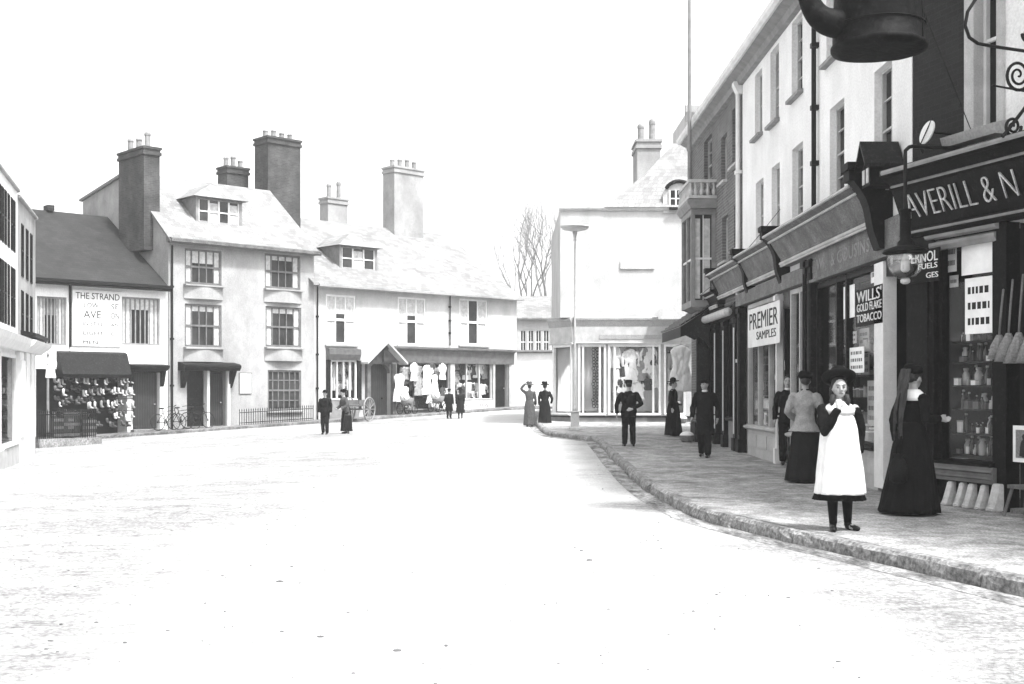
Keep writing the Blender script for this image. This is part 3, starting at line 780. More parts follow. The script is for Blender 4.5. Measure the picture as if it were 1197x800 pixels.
# pavement with its kerb
b = new_bm(); kb = new_bm(); rows = []; rng = random.Random(3)
Y = -8.0; ysp = []
while Y < 58: ysp.append(Y); Y += .25
for Y in ysp:
    k = kerb_x(Y)+.145
    rows.append([b.verts.new((x, Y, g(x, Y)+PAVE)) for x in [k+(9.5-k)*t for t in (0, .08, .2, .35, .5, .7, .85, 1)]])
for a, c in zip(rows, rows[1:]):
    for i in range(7): b.faces.new([a[i], a[i+1], c[i+1], c[i]])
struct('pavement', b, M['pave'], True)
Y = -7.5
while Y < 55:                                           # kerb stones laid end to end
    Ln = rng.uniform(.75, 1.15); j = rng.uniform(-.022, .022); zt = rng.uniform(-.008, .01)
    n = 6; pr = []
    for i in range(n+1):
        y = Y+.008+(Ln-.016)*i/n; x = kerb_x(y)+j; x2 = kerb_x(y)+.135
        w = [rng.uniform(-.016, .016) for _ in range(4)]
        z = g(x, y)
        pr.append([kb.verts.new(p) for p in ((x-.02+w[0], y, z-.15), (x-.012+w[1], y, z+.05+w[3]), (x+w[2], y, z+PAVE-.03+zt), (x+.03, y, z+PAVE+.004+zt+w[3]*.4), (x2, y, z+PAVE+.004+zt), (x2, y, z-.15))])
    for a, c in zip(pr, pr[1:]):
        for i in range(5): kb.faces.new([a[i], a[i+1], c[i+1], c[i]])
    kb.faces.new(pr[0][::-1]); kb.faces.new(pr[-1]); Y += Ln
struct('kerb', kb, M['stone'])
# stone gutter sunk at the kerb foot
b = new_bm(); rows = []
for Y in ysp:
    k = kerb_x(Y)
    rows.append([b.verts.new((k-.30, Y, g(k, Y)+.004)), b.verts.new((k-.015, Y, g(k, Y)+.006))])
for a, c in zip(rows, rows[1:]): b.faces.new([a[0], a[1], c[1], c[0]])
M['gutter'] = ground_mat('gutter_dirt', .12, .45, 2.2, (1.6, .5, 1), 26, .03)
struct('gutter', b, M['gutter'], True)
# loose stones and droppings on the road
b = new_bm()
for i in range(500):
    y = 6+abs(rng.gauss(0, 1))*16; x = rng.uniform(-.42, .30)*y
    if x > kerb_x(y)-.05: continue
    r = rng.uniform(.004, .011)*(2.2 if rng.random() < .03 else 1)
    m = Matrix.Translation((x, y, g(x, y)+r*.25)) @ Matrix.Diagonal((r*rng.uniform(.8, 2.0), r, r*.6, 1))
    bmesh.ops.create_icosphere(b, subdivisions=1, radius=1, matrix=m)
o = obj('loose_stones', b, M['wood']); o['kind'] = 'stuff'; o['label'] = 'small loose stones scattered over the pale road'

# ================================================================== RIGHT-HAND ROW
FR = Frame((5.44, 36.0), (0, -1))
def uR(px, d=0): return FR.u(px, d)
EAVE = 8.95
def zg(fr, u, d=.3):
    p = fr.P(u, d, 0); return pz(p.x, p.y)

def shop_base(fr, u0, u1, zs, ztop, parent, rm, d=.06, depth=.7, mull=(), pm=None, riser=True, panels=0, glass=True, transom=None):
    """stall riser, sill, glass, mullions and the dark display space behind"""
    z0 = min(zg(fr, u0), zg(fr, u1))-.1
    if riser:
        b = new_bm(); fr.box(b, u0, u1, -.10, d, z0, zs-.10)
        if panels:
            w = (u1-u0)/panels
            for i in range(panels):
                a = u0+w*i+.07; c = u0+w*(i+1)-.07
                fr.box(b, a, c, d, d+.018, z0+.32, zs-.2)
        obj('stall_riser', b, rm, parent)
    b = new_bm(); fr.prism(b, [(-.10, zs-.098), (d+.05, zs-.098), (d+.10, zs-.06), (d+.10, zs-.03), (d+.02, zs), (-.10, zs)], u0, u1)
    obj('window_sill', b, pm or rm, parent)
    b = new_bm()
    for mu in (u0+.035, *mull, u1-.035): fr.box(b, mu-.035, mu+.035, -.05, d-.005, zs+.002, ztop)
    fr.box(b, u0+.07, u1-.07, -.045, d-.01, ztop-.09, ztop-.002)
    if transom: 
        fr.box(b, u0+.07, u1-.07, -.042, d-.015, transom-.03, transom+.03)
    sf = obj('window_frame', b, pm or rm, parent)
    if glass:
        b = new_bm(); fr.box(b, u0+.01, u1-.01, -.012, -.002, zs+.004, ztop-.004); obj('pane', b, M['glass'], sf)
    b = new_bm()
    P = fr.P
    for q in (((u0, -depth, zs), (u1, -depth, zs), (u1, -depth, ztop), (u0, -depth, ztop)), ((u0, -depth, zs-.02), (u1, -depth, zs-.02), (u1, -.06, zs-.02), (u0, -.06, zs-.02)),
              ((u0, -depth, ztop+.02), (u1, -depth, ztop+.02), (u1, -.06, ztop+.02), (u0, -.06, ztop+.02)), ((u0+.01, -depth, zs), (u0+.01, -.06, zs), (u0+.01, -.06, ztop), (u0+.01, -depth, ztop)),
              ((u1-.01, -depth, zs), (u1-.01, -.06, zs), (u1-.01, -.06, ztop), (u1-.01, -depth, ztop))):
        poly(b, [P(*p) for p in q])
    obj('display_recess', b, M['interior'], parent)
    return sf
def pilaster(fr, u0, u1, z0, z1, parent, m, d=.16, d0=.0):
    b = new_bm(); fr.box(b, u0, u1, d0, d, z0, z1); fr.box(b, u0-.03, u1+.03, d0, d+.04, z0, z0+.35); fr.box(b, u0-.03, u1+.03, d0, d+.04, z1-.14, z1-.03)
    fr.box(b, u0+.05, u1-.05, d, d+.015, z0+.45, z1-.25)
    return obj('pilaster', b, m, parent)
def fascia(fr, u0, u1, zb, zt, parent, m, d0=.10, d1=.34, cap=.1):
    """a fascia board leaning outwards under a moulded cornice"""
    b = new_bm()
    fr.prism(b, [(.002, zb-.06), (d0+.05, zb-.06), (d0+.07, zb-.01), (d0+.03, zb), (d1, zt), (d1+.05, zt+.03), (d1+.10, zt+.06), (d1+.12, zt+cap), (.002, zt+cap+.04)], u0, u1)
    fr.prism(b, [(d0+.07+.0, zb+.02), (d0+.085, zb+.05), (d0+.055+.02, zb+.075)], u0+.01, u1-.01)
    f = obj('fascia', b, m, parent)
    for (d, z, s) in ((d1+.135, zt+.085, .022), (d1+.03, zt-.02, .02), (d0+.10, zb-.015, .026), (d0+.085, zb-.06, .018)):
        b = new_bm(); FR.prism(b, [(d-s, z-s), (d+s*.3, z-s*.8), (d+s*.6, z), (d+s*.2, z+s), (d-s, z+s*.8)], u0+.012, u1-.012); obj('moulding', b, M['cream'], f)
    return f
def sash_row(fr, rects, parent, pm=None, fm=None, **k):
    for r in rects: window(fr, r, parent, fm or M['cream'], pm or M['pane'], d=-.17, nx=k.get('nx', 2), ny=k.get('ny', 4), fw=.04, bar=.02, sill=k.get('sill', M['greypaint']), sproj=.11)
def doorway(fr, u0, u1, z0, z1, parent, m, d=-.5, glass=True):
    b = new_bm(); fr.box(b, u0+.05, u1-.05, d-.06, d, z0, z1-.05)
    dd = obj('door', b, m, parent)
    b = new_bm(); w = u1-u0
    for a, c, e, f in ((u0+.14, u1-.14, z0+.2, z0+.8), (u0+.14, u1-.14, z0+1.0, z1-.35)):
        fr.box(b, a, c, d, d+.012, e, f)
    obj('door_panel', b, M['pane'] if glass else m, dd)
    b = new_bm(); ell(b, fr.P(u1-.14, d+.04, z0+1.0), (.03, .03, .03)); obj('handle', b, M['gilt'], dd)
    return dd

ZB = -.3
def eaves(u0, u1, par):
    b = new_bm(); FR.prism(b, [(.0, EAVE-.28), (.10, EAVE-.26), (.14, EAVE-.14), (.30, EAVE-.06), (.30, EAVE+.06), (.0, EAVE+.1)], u0, u1); obj('eaves_soffit', b, M['greypaint'], par)
    b = new_bm(); FR.prism(b, [(.302, EAVE-.05), (.36, EAVE-.06), (.42, EAVE-.01), (.43, EAVE+.08), (.302, EAVE+.08)], u0, u1); obj('gutter', b, M['white'], par)
# ---------------- R4 : brick house at the far end
u0, u1 = .45, uR(868)
r4 = thing('brick_house', 'brown brick house with balustraded bay window at the far end of the right row', 'house', FR.P(u0, 0, .15))
ops = []
def opR(x0, x1, yt, yb):
    r = FR.rect(x0, x1, yt, yb); return r
w4 = [opR(843, 849.5, 158, 212), opR(856, 864, 125, 192), opR(844, 851, 253, 305), opR(858, 865.5, 238, 290)]
fars = [opR(823, 832, 161, 222)]
zsh = 3.55
so = [(uR(822), uR(868)-.1, .1, zsh, .01)]
b = new_bm(); FR.facade(b, u0, u1, ZB, EAVE, w4+fars+so); FR.mass(b, u0, u1, ZB, EAVE, 7)
obj('wall', b, M['brick'], r4)
sash_row(FR, w4, r4, sill=M['cream']); sash_row(FR, fars, r4)
# shop window strips between dark pilasters
us = [uR(x) for x in (822, 832, 843, 853, 866)]
for i in range(4):
    a, c = us[i]+.12, us[i+1]-.12
    if i == 2: doorway(FR, a, c, zg(FR, a)+.02, 3.0, r4, M['dark'], d=-.3)
    else: shop_base(FR, a, c, .95, 3.3, r4, M['greypaint'] if i else M['dark'], pm=M['dark'], mull=((a+c)/2,))
    if i == 2:
        b = new_bm(); FR.box(b, a, c, -.3, .05, 3.0, 3.3); obj('door_head', b, M['dark'], r4)
for u in us: pilaster(FR, u-.12, u+.12, zg(FR, u)-.05, 3.3, r4, M['dark'])
for u in us:
    b = new_bm(); FR.box(b, u+.085, u+.12, .177, .2, zg(FR, u)+.4, 3.05); obj('painted_edge', b, M['white'], r4)
b = new_bm(); FR.box(b, us[0]-.12, us[-1]+.12, .0, .17, 3.302, 3.62); obj('shop_beam', b, M['dark'], r4)
fa = fascia(FR, uR(847), uR(882), 3.93, 4.38, r4, M['fascia']); fascia(FR, uR(815), uR(847)-.02, 3.75, 4.02, r4, M['dark'], d1=.25)
console(FR, uR(847), .2, 3.75, 4.55, .36, r4, M['black']); console(FR, uR(882), .22, 3.7, 4.6, .38, r4, M['black'])
# rolled blind
bl = thing('shop_blind', 'rolled pale canvas blind under the fascia of the brick house shop', 'blind', FR.P(uR(846), .3, 3.35))
b = new_bm(); tube(b, [FR.P(uR(832), .30, 3.43), FR.P(uR(866), .30, 3.43)], .10, 12); obj('canvas_roll', b, M['cream'], bl)
b = new_bm()
for x in (834, 864): tube(b, [FR.P(uR(x), .02, 3.75), FR.P(uR(x), .30, 3.43)], .02, 6)
obj('blind_arm', b, M['iron'], bl)
# bay window with balustrade
bu1, bd = FR.u(836.5), .64; bu0 = bu1-1.75
bay = None
b = new_bm(); FR.box(b, bu0, bu1, 0, bd, 3.78, 3.95); FR.prism(b, [(0, 3.55), (.1, 3.55), (bd-.05, 3.78), (0, 3.78)], bu0+.05, bu1-.05)
for (a, c) in ((bu0, bu0+.1), (bu1-.1, bu1)): FR.box(b, a, c, bd-.1, bd, 3.952, 6.2)
FR.box(b, bu1-.1, bu1, 0.0, .1, 3.952, 6.2); FR.box(b, bu0, bu0+.1, 0.0, .1, 3.952, 6.2)
FR.box(b, (bu0+bu1)/2-.04, (bu0+bu1)/2+.04, bd-.09, bd-.01, 3.952, 6.2)
FR.box(b, bu0, bu1, 0, bd, 6.202, 6.35); FR.prism(b, [(0, 6.352), (bd+.03, 6.352), (bd+.12, 6.5), (bd+.12, 6.58), (0, 6.6)], bu0-.12, bu1+.16)
bay = obj('bay_window', b, M['greypaint'], r4)
b = new_bm()
for z in (5.05,):
    FR.box(b, bu1-.07, bu1-.03, .1, bd-.1, z-.025, z+.025); FR.box(b, bu0+.1, bu1-.1, bd-.07, bd-.03, z-.025, z+.025)
FR.box(b, bu1-.06, bu1-.04, bd*.5-.012, bd*.5+.012, 3.96, 6.2)
obj('glazing_bar', b, M['white'], bay)
b = new_bm(); FR.box(b, bu0+.03, bu1-.055, .02, bd-.06, 3.96, 6.195); obj('pane', b, M['pane_far'], bay)
b = new_bm(); FR.box(b, bu1-.05, bu1-.045, .14, .32, 4.0, 6.1); FR.box(b, bu1-.05, bu1-.045, .40, .58, 4.0, 6.1); obj('curtain', b, M['curtain'], bay)
b = new_bm(); FR.box(b, bu0-.08, bu1+.15, bd-.04, bd+.09, 6.605, 6.68); FR.box(b, bu0-.08, bu1+.15, bd-.04, bd+.09, 7.02, 7.1)
FR.box(b, bu1+.02, bu1+.15, .0, bd-.04, 6.605, 6.68); FR.box(b, bu1+.02, bu1+.15, .0, bd-.04, 7.02, 7.1)
def bal(p):
    lathe(b, [(.03, 0), (.05, .06), (.055, .12), (.03, .2), (.028, .27), (.045, .31), (.035, .34)], p, 8)
n = 9
for i in range(n): bal(FR.P(bu0-.02+(bu1-bu0+.1)*i/(n-1), bd+.025, 6.68))
for d in (.06, .22, .38, .54): bal(FR.P(bu1+.085, d, 6.68))
obj('balustrade', b, M['cream'], r4)
eaves(u0-.15, u1, r4)
b = new_bm(); FR.prism(b, [(.3, EAVE+.1), (-3.5, EAVE+2.9), (-7.2, EAVE+.1), (-7.2, EAVE), (-3.5, EAVE+2.75), (.3, EAVE+.02)], u0-.15, u1); obj('roof', b, M['slate'], r4)
downpipe(FR, u1-.14, .2, EAVE-.45, r4, M['white'], .055)
downpipe(FR, u0+.1, 4.0, EAVE-.3, r4, M['greypaint'], .05, hopper=False)
# flagpole
b = new_bm(); p = at(806, 172, 32.4); lathe(b, [(.055, 0), (.05, 3), (.035, 6.2), (.03, 8.2), (.06, 8.25), (.05, 8.35)], (p.x, p.y, 7.2), 8)
fp = recentre(tag(obj('flagpole', b, M['greypaint']), 'thin flagpole rising above the far end of the brick house', 'flagpole'), (p.x, p.y, 7.2))

# ---------------- R3 : white house, middle of the row
u0, u1 = uR(868)+.002, uR(954)
r3 = thing('stucco_house', 'white stuccoed house with three columns of sash windows beside the brick house', 'house', FR.P(u0, 0, .15))
w3 = [opR(882.5, 891, 84, 158), opR(900.5, 910.5, 56, 142), opR(925.5, 938, 20, 110), opR(883.5, 892.5, 211, 290), opR(902, 911.5, 193, 283), opR(926, 938.5, 170, 262)]
so = [(uR(870)+.1, u1-.1, .1, 3.75, .01)]
b = new_bm(); FR.facade(b, u0, u1, ZB, EAVE, w3+so); FR.mass(b, u0, u1, ZB, EAVE, 7); obj('wall', b, M['stucco'], r3)
sash_row(FR, w3, r3)
sa, sb = uR(877), uR(914)
shop_base(FR, sa, sb, .83, 3.5, r3, M['stucco_pale'], pm=M['cream'], mull=(sa+(sb-sa)*.36, sa+(sb-sa)*.70), panels=3)
da, db = uR(915.5), uR(926)
b = new_bm(); FR.box(b, da, db, -.9, .0, pz(5.5, 23)-.1, pz(5.5, 23)+.03); obj('door_step', b, M['stone'], r3)
doorway(FR, da, db, pz(5.5, 23)+.032, 3.2, r3, M['dark'], d=-.85)
sc_, sd = uR(927), uR(950)
shop_base(FR, sc_, sd, .80, 3.5, r3, M['stucco_pale'], pm=M['cream'], mull=((sc_+sd)/2,), panels=2)
pilaster(FR, uR(870), uR(870)+.25, zg(FR, u0)-.05, 3.5, r3, M['dark']); pilaster(FR, sb+.01, da-.0, zg(FR, da)-.05, 3.5, r3, M['white'], d=.13)
pilaster(FR, uR(951), u1-.02, zg(FR, u1)-.05, 3.9, r3, M['dark'], d=.2)
b = new_bm(); FR.box(b, u0+.02, u1-.02, 0, .17, 3.52, 3.80); FR.box(b, da, db, -.8, 0, 3.2, 3.52); obj('shop_beam', b, M['fascia'], r3)
fascia(FR, uR(882)+.12, uR(922)-.12, 3.95, 4.42, r3, M['fascia'], d1=.36)
console(FR, uR(922), .24, 3.65, 4.66, .42, r3, M['black'])
# sign
sg = thing('shop_sign', 'white enamel shop sign high in the window of the white house', 'sign', FR.P(uR(893), .1, 2.7))
b = new_bm(); r = FR.rect(874, 911, 357, 404, .22); FR.box(b, r[0], r[1], .20, .218, r[2], r[3]); obj('board', b, M['white'], sg)
ub = new_bm(); H_ = r[3]-r[2]; W_ = r[1]-r[0]
text('PREMIER', .50, FR, r[0]+.16, .219, r[3]-H_*.36, M['ink'], sg, fit=W_-.34); text('SAMPLES', .24, FR, r[0]+W_*.3, .219, r[3]-H_*.74, M['ink'], sg, fit=W_*.6)
eaves(u0, u1, r3)
b = new_bm(); FR.prism(b, [(.3, EAVE+.1), (-3.5, EAVE+2.9), (-7.2, EAVE+.1), (-7.2, EAVE), (-3.5, EAVE+2.75), (.3, EAVE+.02)], u0, u1); obj('roof', b, M['slate'], r3)
chimney(FR, u1-.9, u1-.1, -4.1, -2.9, EAVE+1.8, EAVE+4.4, r3, M['brick_mid'], 3)

# ---------------- R2 : white house beside the ironmonger
u0, u1 = uR(954)+.002, uR(1066)
r2 = thing('stucco_house', 'white stuccoed house with downpipe next to the dark shop with the hanging kettle', 'house', FR.P(u0, 0, .15))
w2 = [opR(970, 987, 121, 232), opR(1022, 1043, 76, 221), opR(966, 983, -42, 66), opR(1018, 1040, -130, 5)]
pa, pb = uR(958), uR(1031)
so = [(u0+.05, u1-.08, .1, 3.6, .01)]
b = new_bm(); FR.facade(b, u0, u1, ZB, EAVE, w2+so); FR.mass(b, u0, u1, ZB, EAVE, 7); obj('wall', b, M['stucco'], r2)
sash_row(FR, w2, r2, ny=4)
sfr = shop_base(FR, pa, pb, .80, 3.45, r2, M['cream'], pm=M['dark'], mull=(pa+(pb-pa)*.36, pa+(pb-pa)*.52), panels=2)
pilaster(FR, u0+.02, pa-.01, zg(FR, u0)-.05, 3.9, r2, M['dark'], d=.16)
wp0, wp1 = uR(1033), uR(1044)
b = new_bm(); FR.box(b, wp0, wp1, -.05, .14, .2, 3.42); o = obj('pilaster', b, M['white'], r2); o['label'] = 'bright white pilaster at the end of the shop window'
doorway(FR, wp1+.01, u1-.1, .22, 3.2, r2, M['dark'], d=-.35)
b = new_bm(); FR.box(b, wp1+.01, u1-.1, -.9, .05, 0, .215); obj('door_step', b, M['stone'], r2)
b = new_bm(); FR.box(b, wp1+.01, u1-.09, -.3, .1, 3.2, 3.46); obj('door_head', b, M['dark'], r2)
b = new_bm(); FR.box(b, u0+.02, u1-.02, 0, .12, 3.47, 4.0); FR.box(b, u0+.02, u1-.02, .12, .17, 3.47, 3.52); sb_ = obj('sign_board', b, M['fascia'], r2)
text('T W    & COUSINS', .30, FR, pa-.1, .121, 3.73, M['greypaint'], r2, fit=3.4)
ca, cb = uR(923), uR(1040)
fascia(FR, ca+.14, cb-.1, 4.03, 4.44, r2, M['fascia'], d0=.13, d1=.42, cap=.12)
console(FR, cb, .3, 3.6, 4.72, .5, r2, M['black'])
b = new_bm(); FR.prism(b, [(.0, EAVE-.2), (.2, EAVE-.12), (.34, EAVE-.02), (.34, EAVE+.1), (.0, EAVE+.1)], u0, u1+1.2); obj('eaves_gutter', b, M['cream'], r2)
b = new_bm(); FR.prism(b, [(.3, EAVE+.1), (-3.5, EAVE+2.9), (-7.2, EAVE+.1), (-7.2, EAVE), (-3.5, EAVE+2.75), (.3, EAVE+.02)], u0, u1); obj('roof', b, M['slate'], r2)
downpipe(FR, uR(954.5)+.12, 4.6, EAVE-.45, r2, M['iron'], .042)
# little gabled bracket box standing on the fascia between the two shops
gb_ = thing('lantern_box', 'small dark gabled box on the fascia where the white house meets the dark shop', 'lantern', FR.P(uR(1052), .2, 4.5))
ug = uR(1052)
b = new_bm()
def gprism(pr, d0, d1):
    a = [b.verts.new(FR.P(u, d0, z)) for u, z in pr]; c = [b.verts.new(FR.P(u, d1, z)) for u, z in pr]; n = len(pr)
    for i in range(n): b.faces.new([a[i], a[(i+1) % n], c[(i+1) % n], c[i]])
    b.faces.new(a); b.faces.new(c[::-1])
gprism([(ug-.24, 4.66), (ug, 4.99), (ug+.24, 4.66), (ug+.24, 4.71), (ug, 5.05), (ug-.24, 4.71)], .02, .56); obj('hood', b, M['dark'], gb_)
b = new_bm(); gprism([(ug-.17, 4.42), (ug-.17, 4.655), (ug, 4.92), (ug+.17, 4.655), (ug+.17, 4.42)], .02, .47); obj('case', b, M['black'], gb_)
for uo in (-.09, .09):
    b = new_bm(); FR.box(b, ug+uo-.05, ug+uo+.05, .472, .485, 4.46, 4.66); obj('pane', b, M['curtain'], gb_)

# signs and papers in R2's window
s1 = thing('tobacco_sign', 'black enamel tobacco sign with white letters at the shop window', 'sign', FR.P(uR(1016), .14, 2.6))
r = FR.rect(1000.5, 1032, 336, 380, .14)
b = new_bm(); FR.box(b, r[0], r[1], .12, .14, r[2], r[3]); obj('board', b, M['black'], s1)
H_ = r[3]-r[2]; W_ = r[1]-r[0]
for i, (tx, hh) in enumerate((("WILLS'", .24), ('GOLD FLAKE', .17), ('TOBACCO', .17))):
    text(tx, hh, FR, r[0]+.06, .141, r[3]-H_*(.22+.29*i), M['white'], s1, fit=W_-.12)
def paper(x0, x1, yt, yb, d, label, fr=FR, lines=4, name='notice', bold=False, skew=0, m='paper'):
    r = fr.rect(x0, x1, yt, yb, d)
    o = thing(name, label, 'notice', fr.P(r[0], d, r[2]))
    b = new_bm(); fr.box(b, r[0], r[1], d-.006, d, r[2], r[3]); obj('sheet', b, M[m], o)
    b = new_bm(); rr = random.Random(int(x0*7+yt)); H_ = r[3]-r[2]; W_ = r[1]-r[0]
    for i in range(lines):
        z = r[3]-H_*(i+.8)/(lines+.6); h = H_/(lines+.6)*.45; u = r[0]+W_*.1
        while u < r[1]-W_*.16:
            w = W_*rr.uniform(.05, .14); fr.box(b, u, min(u+w, r[1]-W_*.08), d, d+.002, z-h/2, z+h/2); u += w+W_*.05
    if lines: obj('print', b, M['ink'] if bold else M['wood'], o)
    else: b.free()
    return o
paper(986, 999, 334, 372, .003, 'white paper showing above and left of the black tobacco sign', lines=0)
paper(990, 1001, 388, 402, -.1, 'narrow white card just below the tobacco sign', lines=2)
paper(993, 1010, 406, 436, .003, 'pale showcard in mid window behind the girl', lines=3)
paper(1004, 1016, 384, 440, -.2, 'tall grey showcard hanging behind the tobacco sign', lines=6, m='cream')
paper(1014, 1028, 445, 498, -.15, 'large pale showcard low in the window left of the white pilaster', lines=4, m='cream')
paper(1018, 1029, 300, 330, .003, 'arched white card at the top of the window above the tobacco sign', lines=2)
paper(1062, 1074, 338, 374, -.03, 'white framed notice at the door below the lamp', lines=1, fr=FR)

# ================================================================== R1 : the ironmonger
F1 = Frame((5.44, 16.1), (.331, -1))
r1 = thing('ironmonger_shop', 'tall dark shop with lettered fascia and projecting kettle at the right edge', 'shop', F1.P(0, 0, .15))
up = F1.u(1128)
wr = F1.rect(1131, 1172.5, -60, 150)
wr2 = (wr[0]+2.3, wr[1]+2.3, wr[2], wr[3])
H1 = 10.5
b = new_bm(); F1.facade(b, 0.0, up, 4.3, H1, []); poly(b, [F1.P(0, 0, ZB), F1.P(0, -6, ZB), F1.P(0, -6, H1), F1.P(0, 0, H1)], ((0, ZB), (6, ZB), (6, H1), (0, H1))); o = obj('wall', b, M['brick_dark'], r1); o['label'] = 'dark brick end of the upper wall'
b = new_bm(); F1.facade(b, up, 16.0, 4.3, H1, [wr, wr2], d=.015); F1.mass(b, up, 16.0, 4.3, H1, 6); F1.facade(b, 6.0, 16.0, ZB, 4.3, []); o = obj('wall', b, M['stucco'], r1); o['label'] = 'white stuccoed upper wall'
for q in (wr, wr2):
    b = new_bm(); F1.box(b, q[0]-.005, q[0]+.17, -.10, .05, q[2]-.02, q[3]+.1); F1.box(b, q[1]-.06, q[1]+.06, -.10, .05, q[2]-.02, q[3]+.1); o = obj('window_surround', b, M['cream'], r1)
    window(F1, (q[0]+.17, q[1]-.06, q[2], q[3]), r1, M['white'], M['pane'], d=-.16, nx=1, ny=2, sill=None)
    b = new_bm(); F1.prism(b, [(.016, q[2]-.16), (.22, q[2]-.16), (.26, q[2]-.04), (.016, q[2]+.02)], q[0]-.2, q[1]+.12); obj('sill', b, M['stucco_grey'], r1)
# fascia with its big lettering
b = new_bm()
F1.prism(b, [(.002, 3.62), (.14, 3.62), (.18, 3.66), (.16, 3.72), (.10, 3.74), (.30, 4.26), (.34, 4.28), (.34, 4.33), (.44, 4.42), (.50, 4.44), (.50, 4.52), (.002, 4.58)], -.05, 6.0)
obj('fascia', b, M['black'], r1)
tl = math.atan2(.2, .52)
text('AVERILL & N', .50, F1, .16, .222, 4.0, M['gilt'], r1, fit=2.02, tilt=tl, ext=.010, off=-.011)
b = new_bm(); F1.prism(b, [(.19, 3.665), (.2, 3.68), (.19, 3.70)], 0, 6.0); F1.prism(b, [(.348, 4.285), (.36, 4.30), (.348, 4.32)], 0, 6.0); F1.prism(b, [(.505, 4.45), (.515, 4.48), (.505, 4.51)], 0, 6.0)
obj('moulding', b, M['greypaint'], r1)
# window
i0, i1 = F1.u(1101), F1.u(1169)
shop_base(F1, i0, i1, .72, 3.55, r1, M['black'], pm=M['black'], d=.06, depth=.8)
b = new_bm(); F1.prism(b, [(.165, .50), (.185, .52), (.165, .54)], i0-.05, i1+.05); F1.prism(b, [(.165, .58), (.19, .60), (.165, .625)], i0-.05, i1+.05); F1.box(b, i0-.06, i1+.06, .062, .165, .46, .66); obj('sill_moulding', b, M['midpaint'], r1)
b = new_bm(); F1.prism(b, [(.065, 3.40), (.10, 3.40), (.13, 3.46), (.13, 3.5), (.065, 3.53)], i0-.1, i1+.05); F1.prism(b, [(.10, 3.54), (.15, 3.56), (.17, 3.60), (.10, 3.615)], i0-.15, i1+.1); obj('window_head', b, M['greypaint'], r1)
b = new_bm(); F1.box(b, 0.02, i0-.01, -.10, .12, 0, 3.61); F1.box(b, .1, i0-.1, .12, .15, .5, 3.4); obj('pilaster', b, M['black'], r1)
b = new_bm(); F1.box(b, i1+.02, i1+.22, -.1, .10, 0, 3.61); obj('pilaster', b, M['black'], r1)
b = new_bm()
for q in (((i1+.22, -1.2), (6, -1.2)), ((i1+.225, -1.2), (i1+.225, -.1))):
    a, c = q; poly(b, [F1.P(a[0], a[1], .0), F1.P(c[0], c[1], .0), F1.P(c[0], c[1], 3.6), F1.P(a[0], a[1], 3.6)])
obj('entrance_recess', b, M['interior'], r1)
doorway(F1, i1+.5, i1+1.5, .2, 3.0, r1, M['black'], d=-1.0)
b = new_bm(); F1.box(b, i1+.23, 6, -1.2, .05, 0, .19); obj('door_step', b, M['stone'], r1)
# shelves and their jars
shz = [1.05, 1.36, 1.66, 1.96, 2.22]
b = new_bm()
for z in shz: F1.box(b, i0+.08, i1-.08, -.42, -.10, z-.02, z)
F1.box(b, i0+.07, i1-.07, -.62, -.08, .73, .77)
obj('display_shelf', b, M['dark'], r1)
def jar_proto(name, prof, lid, m, label, cat, grp):
    t = thing(name, label, cat, (0, 0, 0), 0, grp)
    b = new_bm(); lathe(b, prof, (0, 0, 0), 14); obj('glass_body', b, m, t, False, True)
    b = new_bm(); lathe(b, lid, (0, 0, 0), 14); obj('lid', b, M['gilt'], t, False, True)
    return t
jA = jar_proto('jar', [(.04, 0), (.045, .01), (.045, .12), (.03, .15), (.026, .17)], [(.03, .17), (.032, .175), (.032, .195), (.02, .2)], M['jarB'], 'small pale lidded jar on a shelf of the dark shop window', 'jar', 'pale jars in the dark shop window')
jB = jar_proto('bottle', [(.034, 0), (.038, .01), (.038, .13), (.014, .18), (.013, .22)], [(.016, .22), (.018, .225), (.018, .245), (.01, .25)], M['jarA'], 'dark bottle on a shelf of the dark shop window', 'bottle', 'dark bottles in the dark shop window')
firstA = firstB = True; rj = random.Random(5)
for z in shz+[.77]:
    u = i0+.15
    while u < i1-.14:
        kk = rj.random() < .42
        p = F1.P(u, -.17-rj.random()*.12, z+.001); src = jA if kk else jB
        s = rj.uniform(.45, 1.15)
        if kk and firstA: jA.location = p; firstA = False; jA.scale = (s, s, s)
        elif not kk and firstB: jB.location = p; firstB = False; jB.scale = (s, s, s)
        else: dup(src, p, rj.random()*6, scale=(s, s, s))
        u += rj.uniform(.055, .09)
def paper1(*a, **k): return paper(*a, fr=F1, **k)
paper1(1124, 1164, 274, 320, .004, 'large blank white bill at the top of the dark shop window', lines=0)
paper1(1128, 1163, 324, 390, .004, 'white bill with black heading lower in the dark shop window', lines=3, bold=True)
paper1(1107, 1118, 284, 318, -.04, 'narrow white slip at the left edge of the dark shop window', lines=2)
paper1(1110, 1120, 322, 336, -.05, 'small grey slip below the narrow white slip', lines=1, m='cream')
